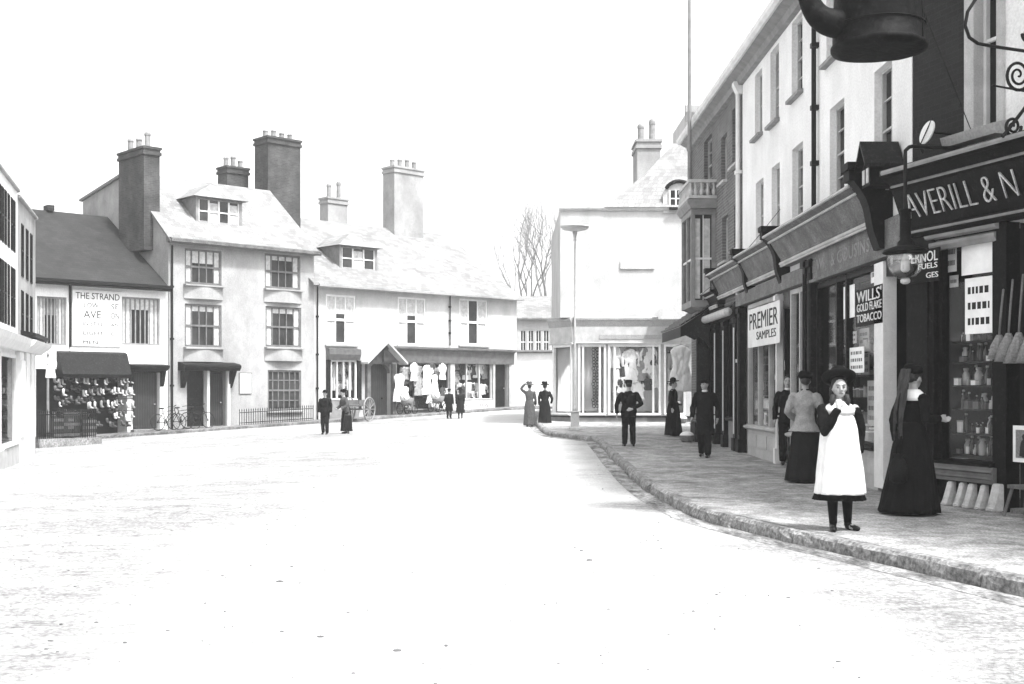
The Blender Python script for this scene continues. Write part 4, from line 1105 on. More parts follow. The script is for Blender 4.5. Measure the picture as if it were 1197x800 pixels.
# tins and packets stacked in the two shop windows farther up
def tin_proto(label, grp, m, m2, name='tin'):
    t = thing(name, label, name, (0, 0, 0), 0, grp)
    b = new_bm(); cbox(b, (0, 0, .06), (.13, .09, .12)); bmesh.ops.bevel(b, geom=b.edges[:], offset=.006, segments=1, affect='EDGES'); obj('box', b, m, t, False)
    b = new_bm(); cbox(b, (0, -.0, .128), (.136, .096, .016)); obj('lid', b, m2, t, False)
    return t
def stack(fr, u0, u1, zs, d, protos, seed, step=(.12, .2), sc=(.7, 1.3)):
    rr = random.Random(seed); used = set()
    for z in zs:
        u = u0
        while u < u1:
            if rr.random() < .84:
                i = rr.randrange(len(protos)); p = fr.P(u, d-rr.random()*.14, z); s = [rr.uniform(*sc) for _ in range(3)]; s[2] *= rr.choice((.8, 1, 1.5))
                rz = math.atan2(fr.d.y, fr.d.x)+rr.uniform(-.3, .3)
                if protos[i].name in used: dup(protos[i], p, rz, scale=s)
                else: used.add(protos[i].name); protos[i].location = p; protos[i].rotation_euler = (0, 0, rz); protos[i].scale = s
            u += rr.uniform(*step)
def shelves(fr, u0, u1, zs, d0, d1, par):
    for z in zs:
        b = new_bm(); fr.box(b, u0, u1, d0, d1, z-.022, z-.002); obj('display_shelf', b, M['dark'], par)
z2_ = [.80, 1.14, 1.48, 1.84, 2.2]
shelves(FR, pa+.1, pb-.1, z2_[1:], -.45, -.16, r2)
stack(FR, pa+.14, pb-.12, z2_, -.22, [tin_proto('pale tin among the packed tins in the tobacco shop window', 'pale tins in the tobacco shop window', M['cream'], M['wood']), tin_proto('dark tin among the packed tins in the tobacco shop window', 'dark tins in the tobacco shop window', M['midpaint'], M['dark']), tin_proto('grey packet among the packed tins in the tobacco shop window', 'grey packets in the tobacco shop window', M['greypaint'], M['paper'], 'packet')], 2)
stack(F1, i0+.12, i1-.14, [.78]+shz, -.14, [tin_proto('pale little box between the jars of the dark shop window', 'pale boxes in the dark shop window', M['paper'], M['cream'], 'box'), tin_proto('dark little box between the jars of the dark shop window', 'dark boxes in the dark shop window', M['midpaint'], M['dark'], 'box')], 9, (.10, .22), (.4, .8))
z3_ = [.83, 1.2, 1.6, 2.0]
shelves(FR, sa+.1, sb-.1, z3_[1:], -.45, -.14, r3)
stack(FR, sa+.15, sb-.12, z3_, -.2, [tin_proto('white carton in the window below the white enamel sign', 'white cartons below the white enamel sign', M['paper'], M['cream'], 'carton'), tin_proto('dark carton in the window below the white enamel sign', 'dark cartons below the white enamel sign', M['dark'], M['midpaint'], 'carton')], 3, (.16, .28), (1.0, 1.9))
stack(FR, sc_+.12, sd-.12, [.80, 1.2, 1.6], -.2, [tin_proto('pale parcel in the narrow window beside the youth in the doorway', 'pale parcels beside the youth in the doorway', M['cream'], M['paper'], 'parcel'), tin_proto('dark parcel in the narrow window beside the youth in the doorway', 'dark parcels beside the youth in the doorway', M['midpaint'], M['dark'], 'parcel')], 6, (.18, .3), (1.0, 1.8))
shelves(FR, sc_+.1, sd-.1, [1.2, 1.6], -.45, -.14, r3)
# sign beside the lamp
s2 = thing('hanging_sign', 'small black sign with pale letters hanging beside the street lamp', 'sign', F1.P(F1.u(1080), .3, 3.0))
r = F1.rect(1060, 1098, 292, 330, .25)
b = new_bm(); F1.box(b, r[0]-.05, r[1], .23, .25, r[2], r[3]); obj('board', b, M['black'], s2)
H_ = r[3]-r[2]; W_ = r[1]-r[0]
text('PERNOL', .19, F1, r[0], .251, r[3]-H_*.25, M['white'], s2, fit=W_*.94); text('FUELS', .10, F1, r[0]+W_*.35, .251, r[3]-H_*.53, M['white'], s2, fit=W_*.58); text('GES', .10, F1, r[0]+W_*.6, .251, r[3]-H_*.82, M['white'], s2, fit=W_*.36)
# white slabs leaning against the stall riser
for i, x in enumerate((1107, 1120.5, 1131.5, 1145.5, 1161)):
    u = F1.u(x, .2); hh = .30+.03*(i == 4); ww = .10+.035*(i == 4)-.015*(i in (1, 3))
    lb = ['pale stone block leaning on the dark shop front, farthest of the five', 'narrow greyish block second in the row on the dark shop front', 'pale block in the middle of the row under the dark shop window', 'thin pale block next to the largest block', 'largest pale block, nearest in the row under the dark shop window'][i]
    b = new_bm(); P = F1.P
    F1.prism(b, [(.10, .0), (.26, .0), (.27, .03), (.22, .06), (.19, hh*.6), (.165, hh), (.09, hh), (.10, .1)], u-ww/2, u+ww/2)
    bmesh.ops.bevel(b, geom=b.edges[:], offset=.012, segments=2, affect='EDGES')
    pp = F1.P(u, .18, 0); o = obj('stone_block', b, M['enamel'], sm=False); o.data.transform(Matrix.Translation(-Vector((pp.x, pp.y, 0)))); o.location = (pp.x, pp.y, pz(pp.x, pp.y)+.002)
    tag(o, lb, 'stone block', 'pale blocks along the dark shop front')
# brooms and baskets hanging at the ironmonger's door
for i, (x, y, L) in enumerate(((1168, 420, .36), (1179, 423, .42), (1191, 425, .45), (1204, 424, .42))):
    u = F1.u(x, .22); z = F1.z(x, y, .22)
    t = thing('hanging_brush', ['bristle brush hanging head down, nearest the window glass', 'bristle brush hanging second from the window glass', 'large bristle brush hanging at the door of the dark shop', 'bristle brush hanging at the very edge of the photo'][i], 'brush', F1.P(u, .22, z), 0, 'brushes hanging at the dark shop door')
    b = new_bm(); loft(b, [(0, 0, 0, .15*L/.4, .07, .1), (0, 0, L*.45, .10, .05, .08), (0, 0, L*.75, .04, .035, .04), (0, 0, L*.8, .03, .03)], 40, folds(12, i)); obj('bristles', b, M['wicker'], t, False, True)
    b = new_bm(); tube(b, [(0, 0, L*.78), (.02, 0, L*1.5), (.05, 0, L*2.3)], .014, 8); obj('handle', b, M['wood'], t, False, True)
# framed print and trestle stool at the door
paper1(1184, 1212, 498, 541, .12, 'framed picture print propped at the doorway of the dark shop', lines=0, name='framed_print')
u_ = F1.u(1184, .14); 
fp_ = bpy.data.objects['framed_print']; r = F1.rect(1184, 1212, 498, 541, .12)
b = new_bm(); F1.box(b, r[0]+.05, r[1]-.05, .12, .124, r[2]+.05, r[3]-.05); obj('picture', b, M['wicker'], fp_)
b = new_bm(); lathe(b, [(.02, 0), (.09, .02), (.07, .2), (.05, .26), (.03, .27), (.05, .33), (.02, .36)], (0, 0, 0), 12)
for v in b.verts: v.co = F1.P(r[0]+.2+v.co.x, .126+v.co.y*.03, r[2]+.06+v.co.z*.75)
obj('picture_figure', b, M['ink'], fp_)
st = thing('trestle_stool', 'low wooden trestle stool at the doorway of the dark shop', 'stool', F1.P(F1.u(1197, .3), .3, pz(6.2, 14)))
ue = F1.u(1188, .3)
b = new_bm(); F1.box(b, ue, ue+.5, .17, .43, .47, .51); obj('seat', b, M['wood'], st)
for a, c in ((ue+.05, .2), (ue+.05, .4), (ue+.45, .2), (ue+.45, .4)):
    b = new_bm(); s = -.08 if a < ue+.2 else .08
    tube(b, [F1.P(a, c, .475), F1.P(a+s, c+(.05 if c > .3 else -.05), .15)], .02, 6); obj('leg', b, M['wood'], st)

# ---------------- giant kettle sign and its iron bracket
kx, ky, kz = at(1027, 62, 14.0)
kt = thing('kettle_sign', 'giant black tin kettle hung above the pavement as a shop sign', 'kettle', (kx, ky, kz))
b = new_bm()
pf = [(.44, -.0), (.548, .03), (.548, .075), (.535, .095), (.525, .10), (.52, .3), (.505, .7), (.48, 1.0), (.44, 1.12), (.30, 1.22), (.27, 1.24)]
lathe(b, [(.02, .02)]+pf, (0, 0, 0), 64); kbody = obj('kettle_body', b, M['tin'], kt, False, True)
wrinkle(kbody.data, .014, 2.2, 2.2, 1)
b = new_bm(); ring(b, (0, 0, .30), .522, .009, 'z', 64, 6); obj('seam', b, M['tin'], kt, False, True)
b = new_bm(); ring(b, (0, 0, .98), .488, .010, 'z', 64, 6); obj('seam', b, M['tin'], kt, False, True)
b = new_bm(); tube(b, [V(.36, -.37, .1), V(.35, -.36, .6), V(.33, -.34, 1.0)], .008, 6); obj('seam', b, M['tin'], kt, False, True)
b = new_bm(); lathe(b, [(.28, 1.235), (.27, 1.28), (.15, 1.35), (.04, 1.38), (.03, 1.42), (.07, 1.46), (.06, 1.51), (.02, 1.53)], (0, 0, 0), 40); obj('lid', b, M['tin'], kt, False, True)
b = new_bm(); sp = []
for i in range(25):
    t = i/24; p0, p1, p2, p3 = V(-.42, 0, .33), V(-.80, 0, .28), V(-.86, 0, .52), V(-.98, 0, 1.05)
    sp.append(p0*(1-t)**3+p1*3*t*(1-t)**2+p2*3*t*t*(1-t)+p3*t**3)
tube(b, sp, [.19-.105*(i/24)**.75 for i in range(25)], 28); obj('spout', b, M['tin'], kt, False, True)
b = new_bm(); tube(b, [V(.45*math.cos(a), 0, 1.05+.62*math.sin(a)) for a in [PI*i/16 for i in range(17)]], .035, 10); obj('handle', b, M['iron'], kt, False, True)
kt.rotation_euler = (0, 0, R_(8))
# bracket : arm out of the wall above, a scroll, and the hooked stay
wb = F1.u(1215)
br = thing('iron_bracket', 'black wrought iron bracket with scrolls carrying the giant kettle', 'bracket', F1.P(wb, 0, 5))
def brk(px, py, off=0.0):
    """point on the bracket's own plane, square to the wall at wb"""
    o = F1.o+F1.d*(wb+off); n = F1.n; rr = Vector(((px-CX)/F_PX, 1.0))
    det = n.x*(-rr.y)+rr.x*n.y; k = ((-o.x)*(-rr.y)+rr.x*(-o.y))/det
    p = o+n*k; return Vector((p.x, p.y, EYE+(CY-py)/F_PX*p.y))
b = new_bm()
a_ = F1.P(wb, .0, 7.0); e_ = Vector((kx, ky, 7.0)); tube(b, [a_, e_], .03, 8); tube(b, [e_, Vector((kx, ky, kz+1.66))], .018, 8)
obj('arm', b, M['iron'], br)
b = new_bm(); pts = [brk(*q) for q in ((1150, -14), (1140, 0), (1131, 14), (1128, 30), (1133, 44), (1143, 51), (1158, 54), (1178, 57), (1205, 61))]
tube(b, pts, .02, 8); obj('stay', b, M['iron'], br)
for (cx_, cy_, R0, turns, sg_) in ((1190, 88, 18, 2.2, 1), (1184, 148, 11, 2.0, 1), (1203, 40, 9, 1.8, -1)):
    b = new_bm(); pts = []
    for i in range(50):
        t = i/49; a = t*turns*2*PI; rr = R0*(1-t)**.8+1.2
        pts.append(brk(cx_+rr*math.cos(a)*.8*sg_, cy_+rr*math.sin(a)))
    tube(b, pts, [.020-.008*i/49 for i in range(50)], 8); obj('scroll', b, M['iron'], br)
b = new_bm(); tube(b, [brk(1172, 160), brk(1197, 128), brk(1215, 100)], .022, 8); tube(b, [brk(1160, 100), brk(1215, 110)], .012, 6); obj('brace', b, M['iron'], br)

# ---------------- gas lamp on its bent pipe
lb_ = F1.P(F1.u(1128), 0, 4.6)
lx, ly = 5.76-.95*.89, 15.1-.314*.89
lp = thing('street_lamp', 'gas lamp with glass globe hanging from a bent pipe over the pavement', 'street lamp', (lx, ly, 3.0))
zt = 4.62
b = new_bm(); w3_ = F1.P(F1.u(1128), .0, zt+.02)
pts = [w3_]+[Vector((lx, ly, zt)).lerp(w3_, .12)]
dr = (w3_-Vector((lx, ly, w3_.z))).normalized()
pts += [Vector((lx, ly, zt))+dr*.06+V(0, 0, -.01), Vector((lx, ly, zt-.06)), Vector((lx, ly, zt-.3)), Vector((lx, ly, 3.85))]
tube(b, pts, .024, 10); F1.box(b, F1.u(1128)-.06, F1.u(1128)+.06, .016, .03, zt-.1, zt+.12); obj('pipe', b, M['iron'], lp)
zc = EYE+(CY-292)/F_PX*ly
b = new_bm(); lathe(b, [(.03, .50), (.07, .50), (.08, .47), (.065, .46), (.068, .12), (.095, .09), (.10, .05), (.13, .04), (.25, .0), (.275, -.03), (.27, -.045), (.24, -.03), (.05, -.02)], (lx, ly, zc), 36); obj('reflector', b, M['black'], lp, sm=True)
b = new_bm(); zb_ = zc-.05
prof = [(.2, 0), (.215, -.06), (.21, -.14), (.18, -.22), (.13, -.28), (.07, -.31), (.02, -.315)]
rings = [[b.verts.new((lx+r*math.cos(2*PI*k/36), ly+r*math.sin(2*PI*k/36), zb_+z)) for k in range(36)] for r, z in prof]
for i in range(len(rings)-1):
    for k in range(36): b.faces.new([rings[i][k], rings[i][(k+1) % 36], rings[i+1][(k+1) % 36], rings[i+1][k]])
obj('globe', b, M['lampglass'], lp, sm=True)
b = new_bm(); lathe(b, [(.02, 0), (.035, -.05), (.05, -.10), (.055, -.2), (.04, -.22), (.02, -.23)], (lx, ly, zb_), 16); obj('mantle', b, M['white'], lp, sm=True)
b = new_bm(); lathe(b, [(.05, -.312), (.06, -.33), (.055, -.36), (.03, -.375)], (lx, ly, zb_), 16); obj('drip_cup', b, M['cream'], lp, sm=True)
# oval white reflector plate on the wall with its stay wire
pl = thing('reflector_plate', 'oval white plate fixed to the dark brick wall above the lamp pipe', 'plate', F1.P(F1.u(1085), .35, 4.8))
cu_, cz_ = F1.u(1084.5, .35), F1.z(1084.5, 155, .35)
b = new_bm(); n = 28; f1 = [b.verts.new(F1.P(cu_+.145*math.cos(2*PI*i/n)*1.25, .35+.03*math.cos(2*PI*i/n), cz_+.12*math.sin(2*PI*i/n)+.05*math.cos(2*PI*i/n))) for i in range(n)]
f2 = [b.verts.new(v.co+Vector((F1.n.x, F1.n.y, 0))*.02) for v in f1]
b.faces.new(f1[::-1]); b.faces.new(f2)
for i in range(n): b.faces.new([f1[i], f1[(i+1) % n], f2[(i+1) % n], f2[i]])
obj('plate', b, M['white'], pl)
b = new_bm(); tube(b, [F1.P(cu_-.12, .385, cz_-.16), F1.P(cu_+.14, .385, cz_+.16)], .008, 6); tube(b, [F1.P(cu_-.12, .385, cz_-.16), F1.P(cu_-.1, .35, zt+.02)], .015, 6); tube(b, [F1.P(cu_, .0, cz_), F1.P(cu_, .35, cz_)], .012, 6); obj('rod', b, M['iron'], pl)
# stay wires
b = new_bm(); tube(b, [Vector((kx+.5, ky, kz+.55)), F1.P(F1.u(1140), .02, 4.75)], .006, 5)
recentre(tag(obj('stay_wire', b, M['iron']), 'thin wire from the kettle down to the dark shop wall', 'wire'), (kx+.5, ky, kz+.55))
b = new_bm(); pts = [FR.P(uR(838)+(uR(913)-uR(838))*t, .45-.43*t, 4.05+(5.2-4.05)*t-.12*math.sin(PI*t)) for t in [i/12 for i in range(13)]]; tube(b, pts, .007, 5)
recentre(tag(obj('telephone_wire', b, M['iron']), 'thin wire slanting along the fronts of the brick and white houses', 'wire'), pts[0])

# ================================================================== passage at the end of the row
rear = thing('rear_house', 'pale house with a moulded top rising behind the far end of the right row', 'house', (13, 58, .8))
b = new_bm(); FB = Frame((8.8, 58), (1, 0))
FB.facade(b, 0, 9, ZB, 15.3, []); FB.mass(b, 0, 9, ZB, 15.3, 6); obj('wall', b, M['stucco_pale'], rear)
b = new_bm(); FB.prism(b, [(.002, 14.6), (.1, 14.6), (.3, 15.0), (.3, 15.3), (.002, 15.4)], -.25, 9.2); obj('cornice', b, M['stucco_grey'], rear)
# dark pent awning over the far shop front
aw = thing('shop_awning', 'dark slatted awning over the far end of the brick house shop', 'awning', FR.P(2.5, .4, .4))
a0_, a1_ = 1.0, 4.75
b = new_bm(); FR.prism(b, [(.18, 3.80), (.95, 3.30), (.95, 3.26), (.18, 3.74)], a0_, a1_); obj('canopy', b, M['dark'], aw)
b = new_bm()
for i in range(7):
    t = i/6; FR.box(b, a0_-.03, a1_+.03, .20+.73*t, .25+.73*t, 3.805-.5*t-.03, 3.83-.5*t-.015)
obj('canopy_ribs', b, M['wood'], aw)
b = new_bm(); FR.prism(b, [(.18, 3.73), (.94, 3.25), (.94, 2.98), (.80, 3.02), (.62, 2.93), (.45, 2.98), (.30, 2.88), (.18, 2.7)], a1_-.06, a1_-.02); FR.box(b, a0_, a1_-.07, .92, .94, 2.98, 3.25); obj('valance', b, M['dark'], aw)
b = new_bm(); rng2 = random.Random(4)
for i in range(11):
    p = FR.P(a1_-.12, .2+.06*i, 2.85-.0*i+(.06 if i%2 else 0)+.03*i); bmesh.ops.create_icosphere(b, subdivisions=2, radius=.085, matrix=Matrix.Translation(p) @ Matrix.Diagonal((.8, 1, 1.5+.9*(i < 5), 1)))
obj('scalloped_fringe', b, M['black'], aw)
b = new_bm(); FR.box(b, a1_-.25, a1_-.15, .18, .50, .45, 3.1); FR.box(b, a1_-.9, a1_-.1, .18, .55, .15, .75); obj('stall_board', b, M['dark'], aw)
for i, (px, py, w, lb) in enumerate(((797, 490, .2, 'round white covered basket on the ground by the woman in the broad hat'), (803, 512, .2, 'round white bundle on the pavement by the overcoated man'))):
    x, y, z = on_ground(px, py+5, True)
    t = thing('basket', lb, 'basket', (x, y, z), 0)
    b = new_bm(); lathe(b, [(.12, 0), (.17, .05), (.20, .16), (.21, .18), (.19, .18)], (0, 0, 0), 18); obj('wicker_bowl', b, M['wicker'], t, False, True)
    b = new_bm(); ell(b, (0, 0, .17), (.19, .19, .11)); obj('white_cloth', b, M['cloth_white'], t, False, True)
# ================================================================== B4 : the corner shop facing us
Y4 = 43.75; x4 = (672-CX)/F_PX*Y4
F4 = Frame((x4, Y4), (1, 0)); z4 = pz(4, Y4)-.02
c4 = thing('corner_shop', 'white corner shop with wide display windows and pale mansard roof', 'shop', (x4, Y4, z4))
zF0, zF1 = F4.z(735, 402), F4.z(735, 372)
zsill = F4.z(735, 483)
end4 = F4.u(830)
FL = Frame((x4-.78, Y4+1.2), (.78, -1.2)); LL = math.hypot(.78, 1.2)
wops = [F4.rect(678, 707, 404, 483), F4.rect(683, 0, 0, 0)][:1]
op4 = [(F4.u(676), F4.u(708), zsill, zF0, .01), (F4.u(711), F4.u(772), zsill, zF0, .01), (F4.u(776), F4.u(801), zsill, zF0, .01)]
zw = F4.z(735, 243)
b = new_bm(); F4.facade(b, 0, end4, z4-.5, zw, op4); F4.mass(b, 0, end4, z4-.5, zw, 9)
FL.facade(b, 0, LL, z4-.5, zF1, [(.12, LL-.14, zsill, zF0, .01)])
ue4 = F4.u(655); F4.facade(b, ue4, 0, zF1+.02, zw, []); F4.mass(b, ue4, 0, zF1+.02, zw, 9); poly(b, [F4.P(ue4, 0, zF1+.02), F4.P(0, 0, zF1+.02), F4.P(0, -1.4, zF1+.02), F4.P(ue4, -1.4, zF1+.02)])
for q in ((F4.u(725), F4.u(765), F4.z(745, 318), F4.z(745, 302)),): F4.box(b, q[0], q[1], .002, .06, q[2]+.1, q[3]-.1)
obj('wall', b, M['stucco_pale'], c4)
for i, o4 in enumerate(op4):
    a, c = o4[0], o4[1]; ms = {0: (a+(c-a)*.17, a+(c-a)*.78), 1: (a+(c-a)*.12, a+(c-a)*.86), 2: ()}[i]
    shop_base(F4, a, c, zsill, zF0-.02, c4, M['fascia'] if i == 2 else M['greypaint'], pm=M['white'], d=.08, depth=1.0, mull=ms, riser=False)
for o_ in list(c4.children):
    if o_.name.startswith('display_recess'): o_.data.materials.clear(); o_.data.materials.append(M['linen'])  # white lining put in to bounce light onto the displays
shop_base(FL, .12, LL-.14, zsill, zF0-.02, c4, M['greypaint'], pm=M['white'], d=.08, depth=.6, riser=False)
b = new_bm(); F4.box(b, 0, F4.u(756), 0.002, .09, z4-.3, zsill-.11); FL.box(b, 0, LL, .002, .09, z4-.3, zsill-.11); obj('stall_riser', b, M['greypaint'], c4)
b = new_bm(); F4.box(b, F4.u(756), end4, 0.002, .09, z4-.3, zsill-.11); obj('stall_riser', b, M['midpaint'], c4)
b = new_bm(); F4.box(b, 0, end4, .091, .13, zsill-.16, zsill-.11); FL.box(b, 0, LL, .091, .13, zsill-.16, zsill-.11); obj('plinth_moulding', b, M['dark'], c4)
b = new_bm()
for fr, e in ((F4, end4), (FL, LL)):
    fr.prism(b, [(.002, zF0-.02), (.14, zF0-.02), (.16, zF0+.03), (.10, zF0+.05), (.12, zF1-.32), (.002, zF1-.3)], 0, e)
obj('fascia', b, M['cream'], c4)
b = new_bm()
for fr, e in ((F4, end4), (FL, LL)):
    fr.prism(b, [(.002, zF1-.318), (.12, zF1-.318), (.18, zF1-.12), (.22, zF1-.08), (.23, zF1-.02), (.002, zF1+.06)], -.05, e)
obj('cornice', b, M['stucco_grey'], c4)
b = new_bm(); F4.box(b, F4.u(700), F4.u(775), .115, .125, zF0+.17, zF0+.32); obj('fascia_band', b, M['stucco_grey'], c4)
# mansard, dormer and stack
um0, um1 = F4.u(706), F4.u(760); zt4 = F4.z(790, 196)
b = new_bm()
P = F4.P; e0, e1 = um0, um1
A = [P(e0, .15, zw+.0), P(end4, .15, zw), P(end4, -9, zw), P(e0, -9, zw)]; B = [P(e1, -1.0, zt4), P(end4, -1.0, zt4), P(end4, -8, zt4), P(e1, -8, zt4)]
for i in range(4):
    j = (i+1) % 4
    poly(b, [A[i], A[j], B[j], B[i]], ((0, 0), (6, 0), (5, 2), (1, 2)))
poly(b, B, ((0, 0), (4, 0), (4, 4), (0, 4))); poly(b, A, ((0, 0), (4, 0), (4, 4), (0, 4)))
R2z = zt4+1.2
poly(b, [P(e1+.0, -1.2, zt4+.02), P(end4, -1.2, zt4+.02), P(end4, -4, R2z+.5), P(e1+1.4, -4, R2z+.5)], ((0, 0), (4, 0), (4, 2), (1, 2)))
poly(b, [P(e1+.0, -1.2, zt4+.02), P(e1+1.4, -4, R2z+.5), P(e1, -7, zt4+.02)], ((0, 0), (4, 2), (4, 0)))
obj('roof', b, M['slate_pale'], c4)
b = new_bm(); F4.prism(b, [(.0, zw-.12), (.06, zw-.11), (.11, zw-.04), (.11, zw+.02), (0, zw+.02)], ue4-.05, end4); obj('eaves_moulding', b, M['stucco_pale'], c4)
F4b = Frame((x4, Y4+2.6), (1, 0)); q = (F4b.u(745), F4b.u(772), F4b.z(760, 215), F4b.z(760, 163))
chimney(F4b, q[0], q[1], -1.6, 0, zt4-1, q[3], c4, M['stucco_grey'], 2, .9)
# arched dormer
dq = F4.rect(779, 808, 217, 246, .05)
dm = new_bm(); n = 12; uc = (dq[0]+dq[1])/2; hw = (dq[1]-dq[0])/2; pr = []
for i in range(n+1):
    a = PI*i/n; pr.append((uc+(hw+.12)*math.cos(PI-a), dq[2]+.55+(dq[3]-dq[2]-.45)*math.sin(a)))
pr = [(uc-hw-.12, dq[2]-.1)]+pr+[(uc+hw+.12, dq[2]-.1)]
fv = [dm.verts.new(P(u, .05, z)) for u, z in pr]; bv = [dm.verts.new(P(u, -2.2, z)) for u, z in pr]
dm.faces.new(fv)
for i in range(len(pr)):
    j = (i+1) % len(pr); dm.faces.new([fv[i], bv[i], bv[j], fv[j]])
dd = obj('dormer', dm, M['stucco_pale'], c4)
b = new_bm(); F4.box(b, uc-hw*.75, uc+hw*.75, .052, .08, dq[2]+.1, dq[2]+.72)
obj('window', b, M['pane_far'], dd)
b = new_bm()
for k in (-.75, -.25, .25, .75): F4.box(b, uc+hw*k-.03, uc+hw*k+.03, .082, .1, dq[2]+.1, dq[2]+.72)
F4.box(b, uc-hw*.75, uc+hw*.75, .083, .098, dq[2]+.4, dq[2]+.44); obj('glazing_bar', b, M['white'], dd)
b = new_bm(); pts = [P(uc+(hw+.06)*math.cos(PI-PI*i/14), .1, dq[2]+.60+(dq[3]-dq[2]-.45)*math.sin(PI*i/14)) for i in range(2, 13)]; tube(b, pts, .07, 8); F4.box(b, uc-hw*.8, uc+hw*.9, .082, .2, dq[2]-.0, dq[2]+.09); obj('moulding', b, M['dark'], dd)
# lean-to roof line at the right
b = new_bm(); FQ = Frame((5.3, 42.3), (1, 0)); poly(b, [FQ.P(0, 0, 4.4), FQ.P(2.6, 0, 5.7), FQ.P(2.6, -1.3, 5.7), FQ.P(0, -1.3, 4.4)], ((0, 0), (3, 0), (3, 1.4), (0, 1.4))); poly(b, [FQ.P(0, 0, 4.32), FQ.P(2.6, 0, 5.62), FQ.P(2.6, 0, 5.7), FQ.P(0, 0, 4.4)]); poly(b, [FQ.P(0, 0, 4.1), FQ.P(2.6, 0, 4.1), FQ.P(2.6, -.0, 5.6), FQ.P(0, 0, 4.31)]); obj('lean_to', b, M['stucco_pale'], c4)
# tall thin lamp standard in front of it
lx4, ly4, lz4 = on_ground(672, 503, True)
ls = thing('lamp_standard', 'tall thin lamp standard with broad flat top on a pedestal before the corner shop', 'street lamp', (lx4, ly4, lz4))
s_ = F_PX/ly4; ht = (503-268)/s_
b = new_bm(); cbox(b, (0, 0, .28), (.26, .26, .56)); cbox(b, (0, 0, .58), (.32, .32, .05)); cbox(b, (0, 0, .05), (.36, .36, .1)); bmesh.ops.bevel(b, geom=b.edges[:], offset=.015, segments=1, affect='EDGES'); obj('pedestal', b, M['stucco_pale'], ls, False)
b = new_bm(); lathe(b, [(.08, .6), (.05, .7), (.04, .8), (.032, ht*.6), (.028, ht-.4), (.06, ht-.36), (.04, ht-.3), (.08, ht-.08)], (0, 0, 0), 14); obj('column', b, M['cream'], ls, False, True)
b = new_bm(); lathe(b, [(.08, ht-.08), (.36, ht-.02), (.40, ht+.0), (.40, ht+.04), (.45, ht+.05), (.45, ht+.10), (.2, ht+.14), (.02, ht+.16)], (0, 0, 0), 28); obj('lamp_head', b, M['cream'], ls, False, True)

# goods in the corner shop windows
def garment(name, label, loc, rotz, w, h, m, cat, grp=None, sleeves=True, thick=.07):
    t = thing(name, label, cat, loc, rotz, grp)
    b = new_bm(); f = folds(5, int(w*100+h*37))
    loft(b, [(0, 0, -h, w*.62, thick*1.2, .12), (0, 0, -h*.6, w*.5, thick, .08), (0, 0, -h*.42, w*.40, thick*.9, .04), (0, 0, -h*.12, w*.5, thick*.9, .02), (0, 0, -.03, w*.30, thick*.6), (0, 0, 0, w*.12, thick*.5)], 40, f)
    if sleeves:
        for s in (1, -1): tube(b, [V(s*w*.42, 0, -h*.09), V(s*w*.62, .0, -h*.28), V(s*w*.58, -.02, -h*.52)], [w*.13, w*.13, w*.09], 10)
    me = remesh(b, .02, 1, m, 'cloth'); wrinkle(me, .035, 7, 3, w*31+h*17); obj('cloth', None, m, t, mesh=me, world=False)
    b = new_bm(); tube(b, [(-w*.4, 0, -.05), (0, 0, .03), (w*.4, 0, -.05)], .008, 6); tube(b, [(0, 0, .03), (.0, 0, .12), (.04, 0, .14)], .006, 6); obj('hanger', b, M['wood'], t, False)
    return t
gi = 0
for x, ytop, w, h, m, lb in ((717, 404, .42, .85, 'cloth_white', 'white blouse hanging at the left end of the corner shop window'),
    (727, 418, .40, .7, 'cloth_mid', 'grey flared bodice hanging low between white blouses in the corner shop window'),
    (737, 408, .5, 1.25, 'cloth_white', 'long white dress hanging in the middle of the corner shop window'),
    (748, 420, .42, .8, 'cloth_grey', 'pale grey bodice hanging right of the long white dress'),
    (758, 405, .45, 1.0, 'cloth_white', 'white blouse with full sleeves near the right mullion of the corner shop window'),
    (766, 425, .36, .9, 'cloth_white', 'white blouse hanging lowest at the right of the corner shop window'),
    (728, 440, .4, .7, 'cloth_white', 'white skirt spread low at the left of the corner shop window'),
    (745, 447, .42, .65, 'cloth_white', 'white underskirt spread low in the middle of the corner shop window')):
    u = F4.u(x, -.09); z = F4.z(x, ytop, -.09)
    garment('blouse' if 'blouse' in lb else ('dress' if 'dress' in lb else 'garment'), lb, F4.P(u, -.085-.02*(gi % 2), z), 0, w, h, M[m], 'garment', 'garments in the corner shop window', thick=.05); gi += 1
for i, (x, lb) in enumerate(((694, 'dark lace scarf hanging full length in the left corner shop window'), (698.5, 'second dark lace scarf beside the first, nearer the doorway'))):
    t = thing('lace_scarf', lb, 'scarf', F4.P(F4.u(x, -.07), -.07, F4.z(x, 402, -.07)), 0, 'lace scarves in the corner shop window')
    b = new_bm(); rr = random.Random(i)
    for k in range(20):
        a = -.1-.115*k; w = .06+.02*rr.random()
        ring(b, (rr.uniform(-.025, .025), 0, a), w*.75, .011, 'y', 10, 5)
    obj('lace', b, M['cloth_black'], t, False, True)
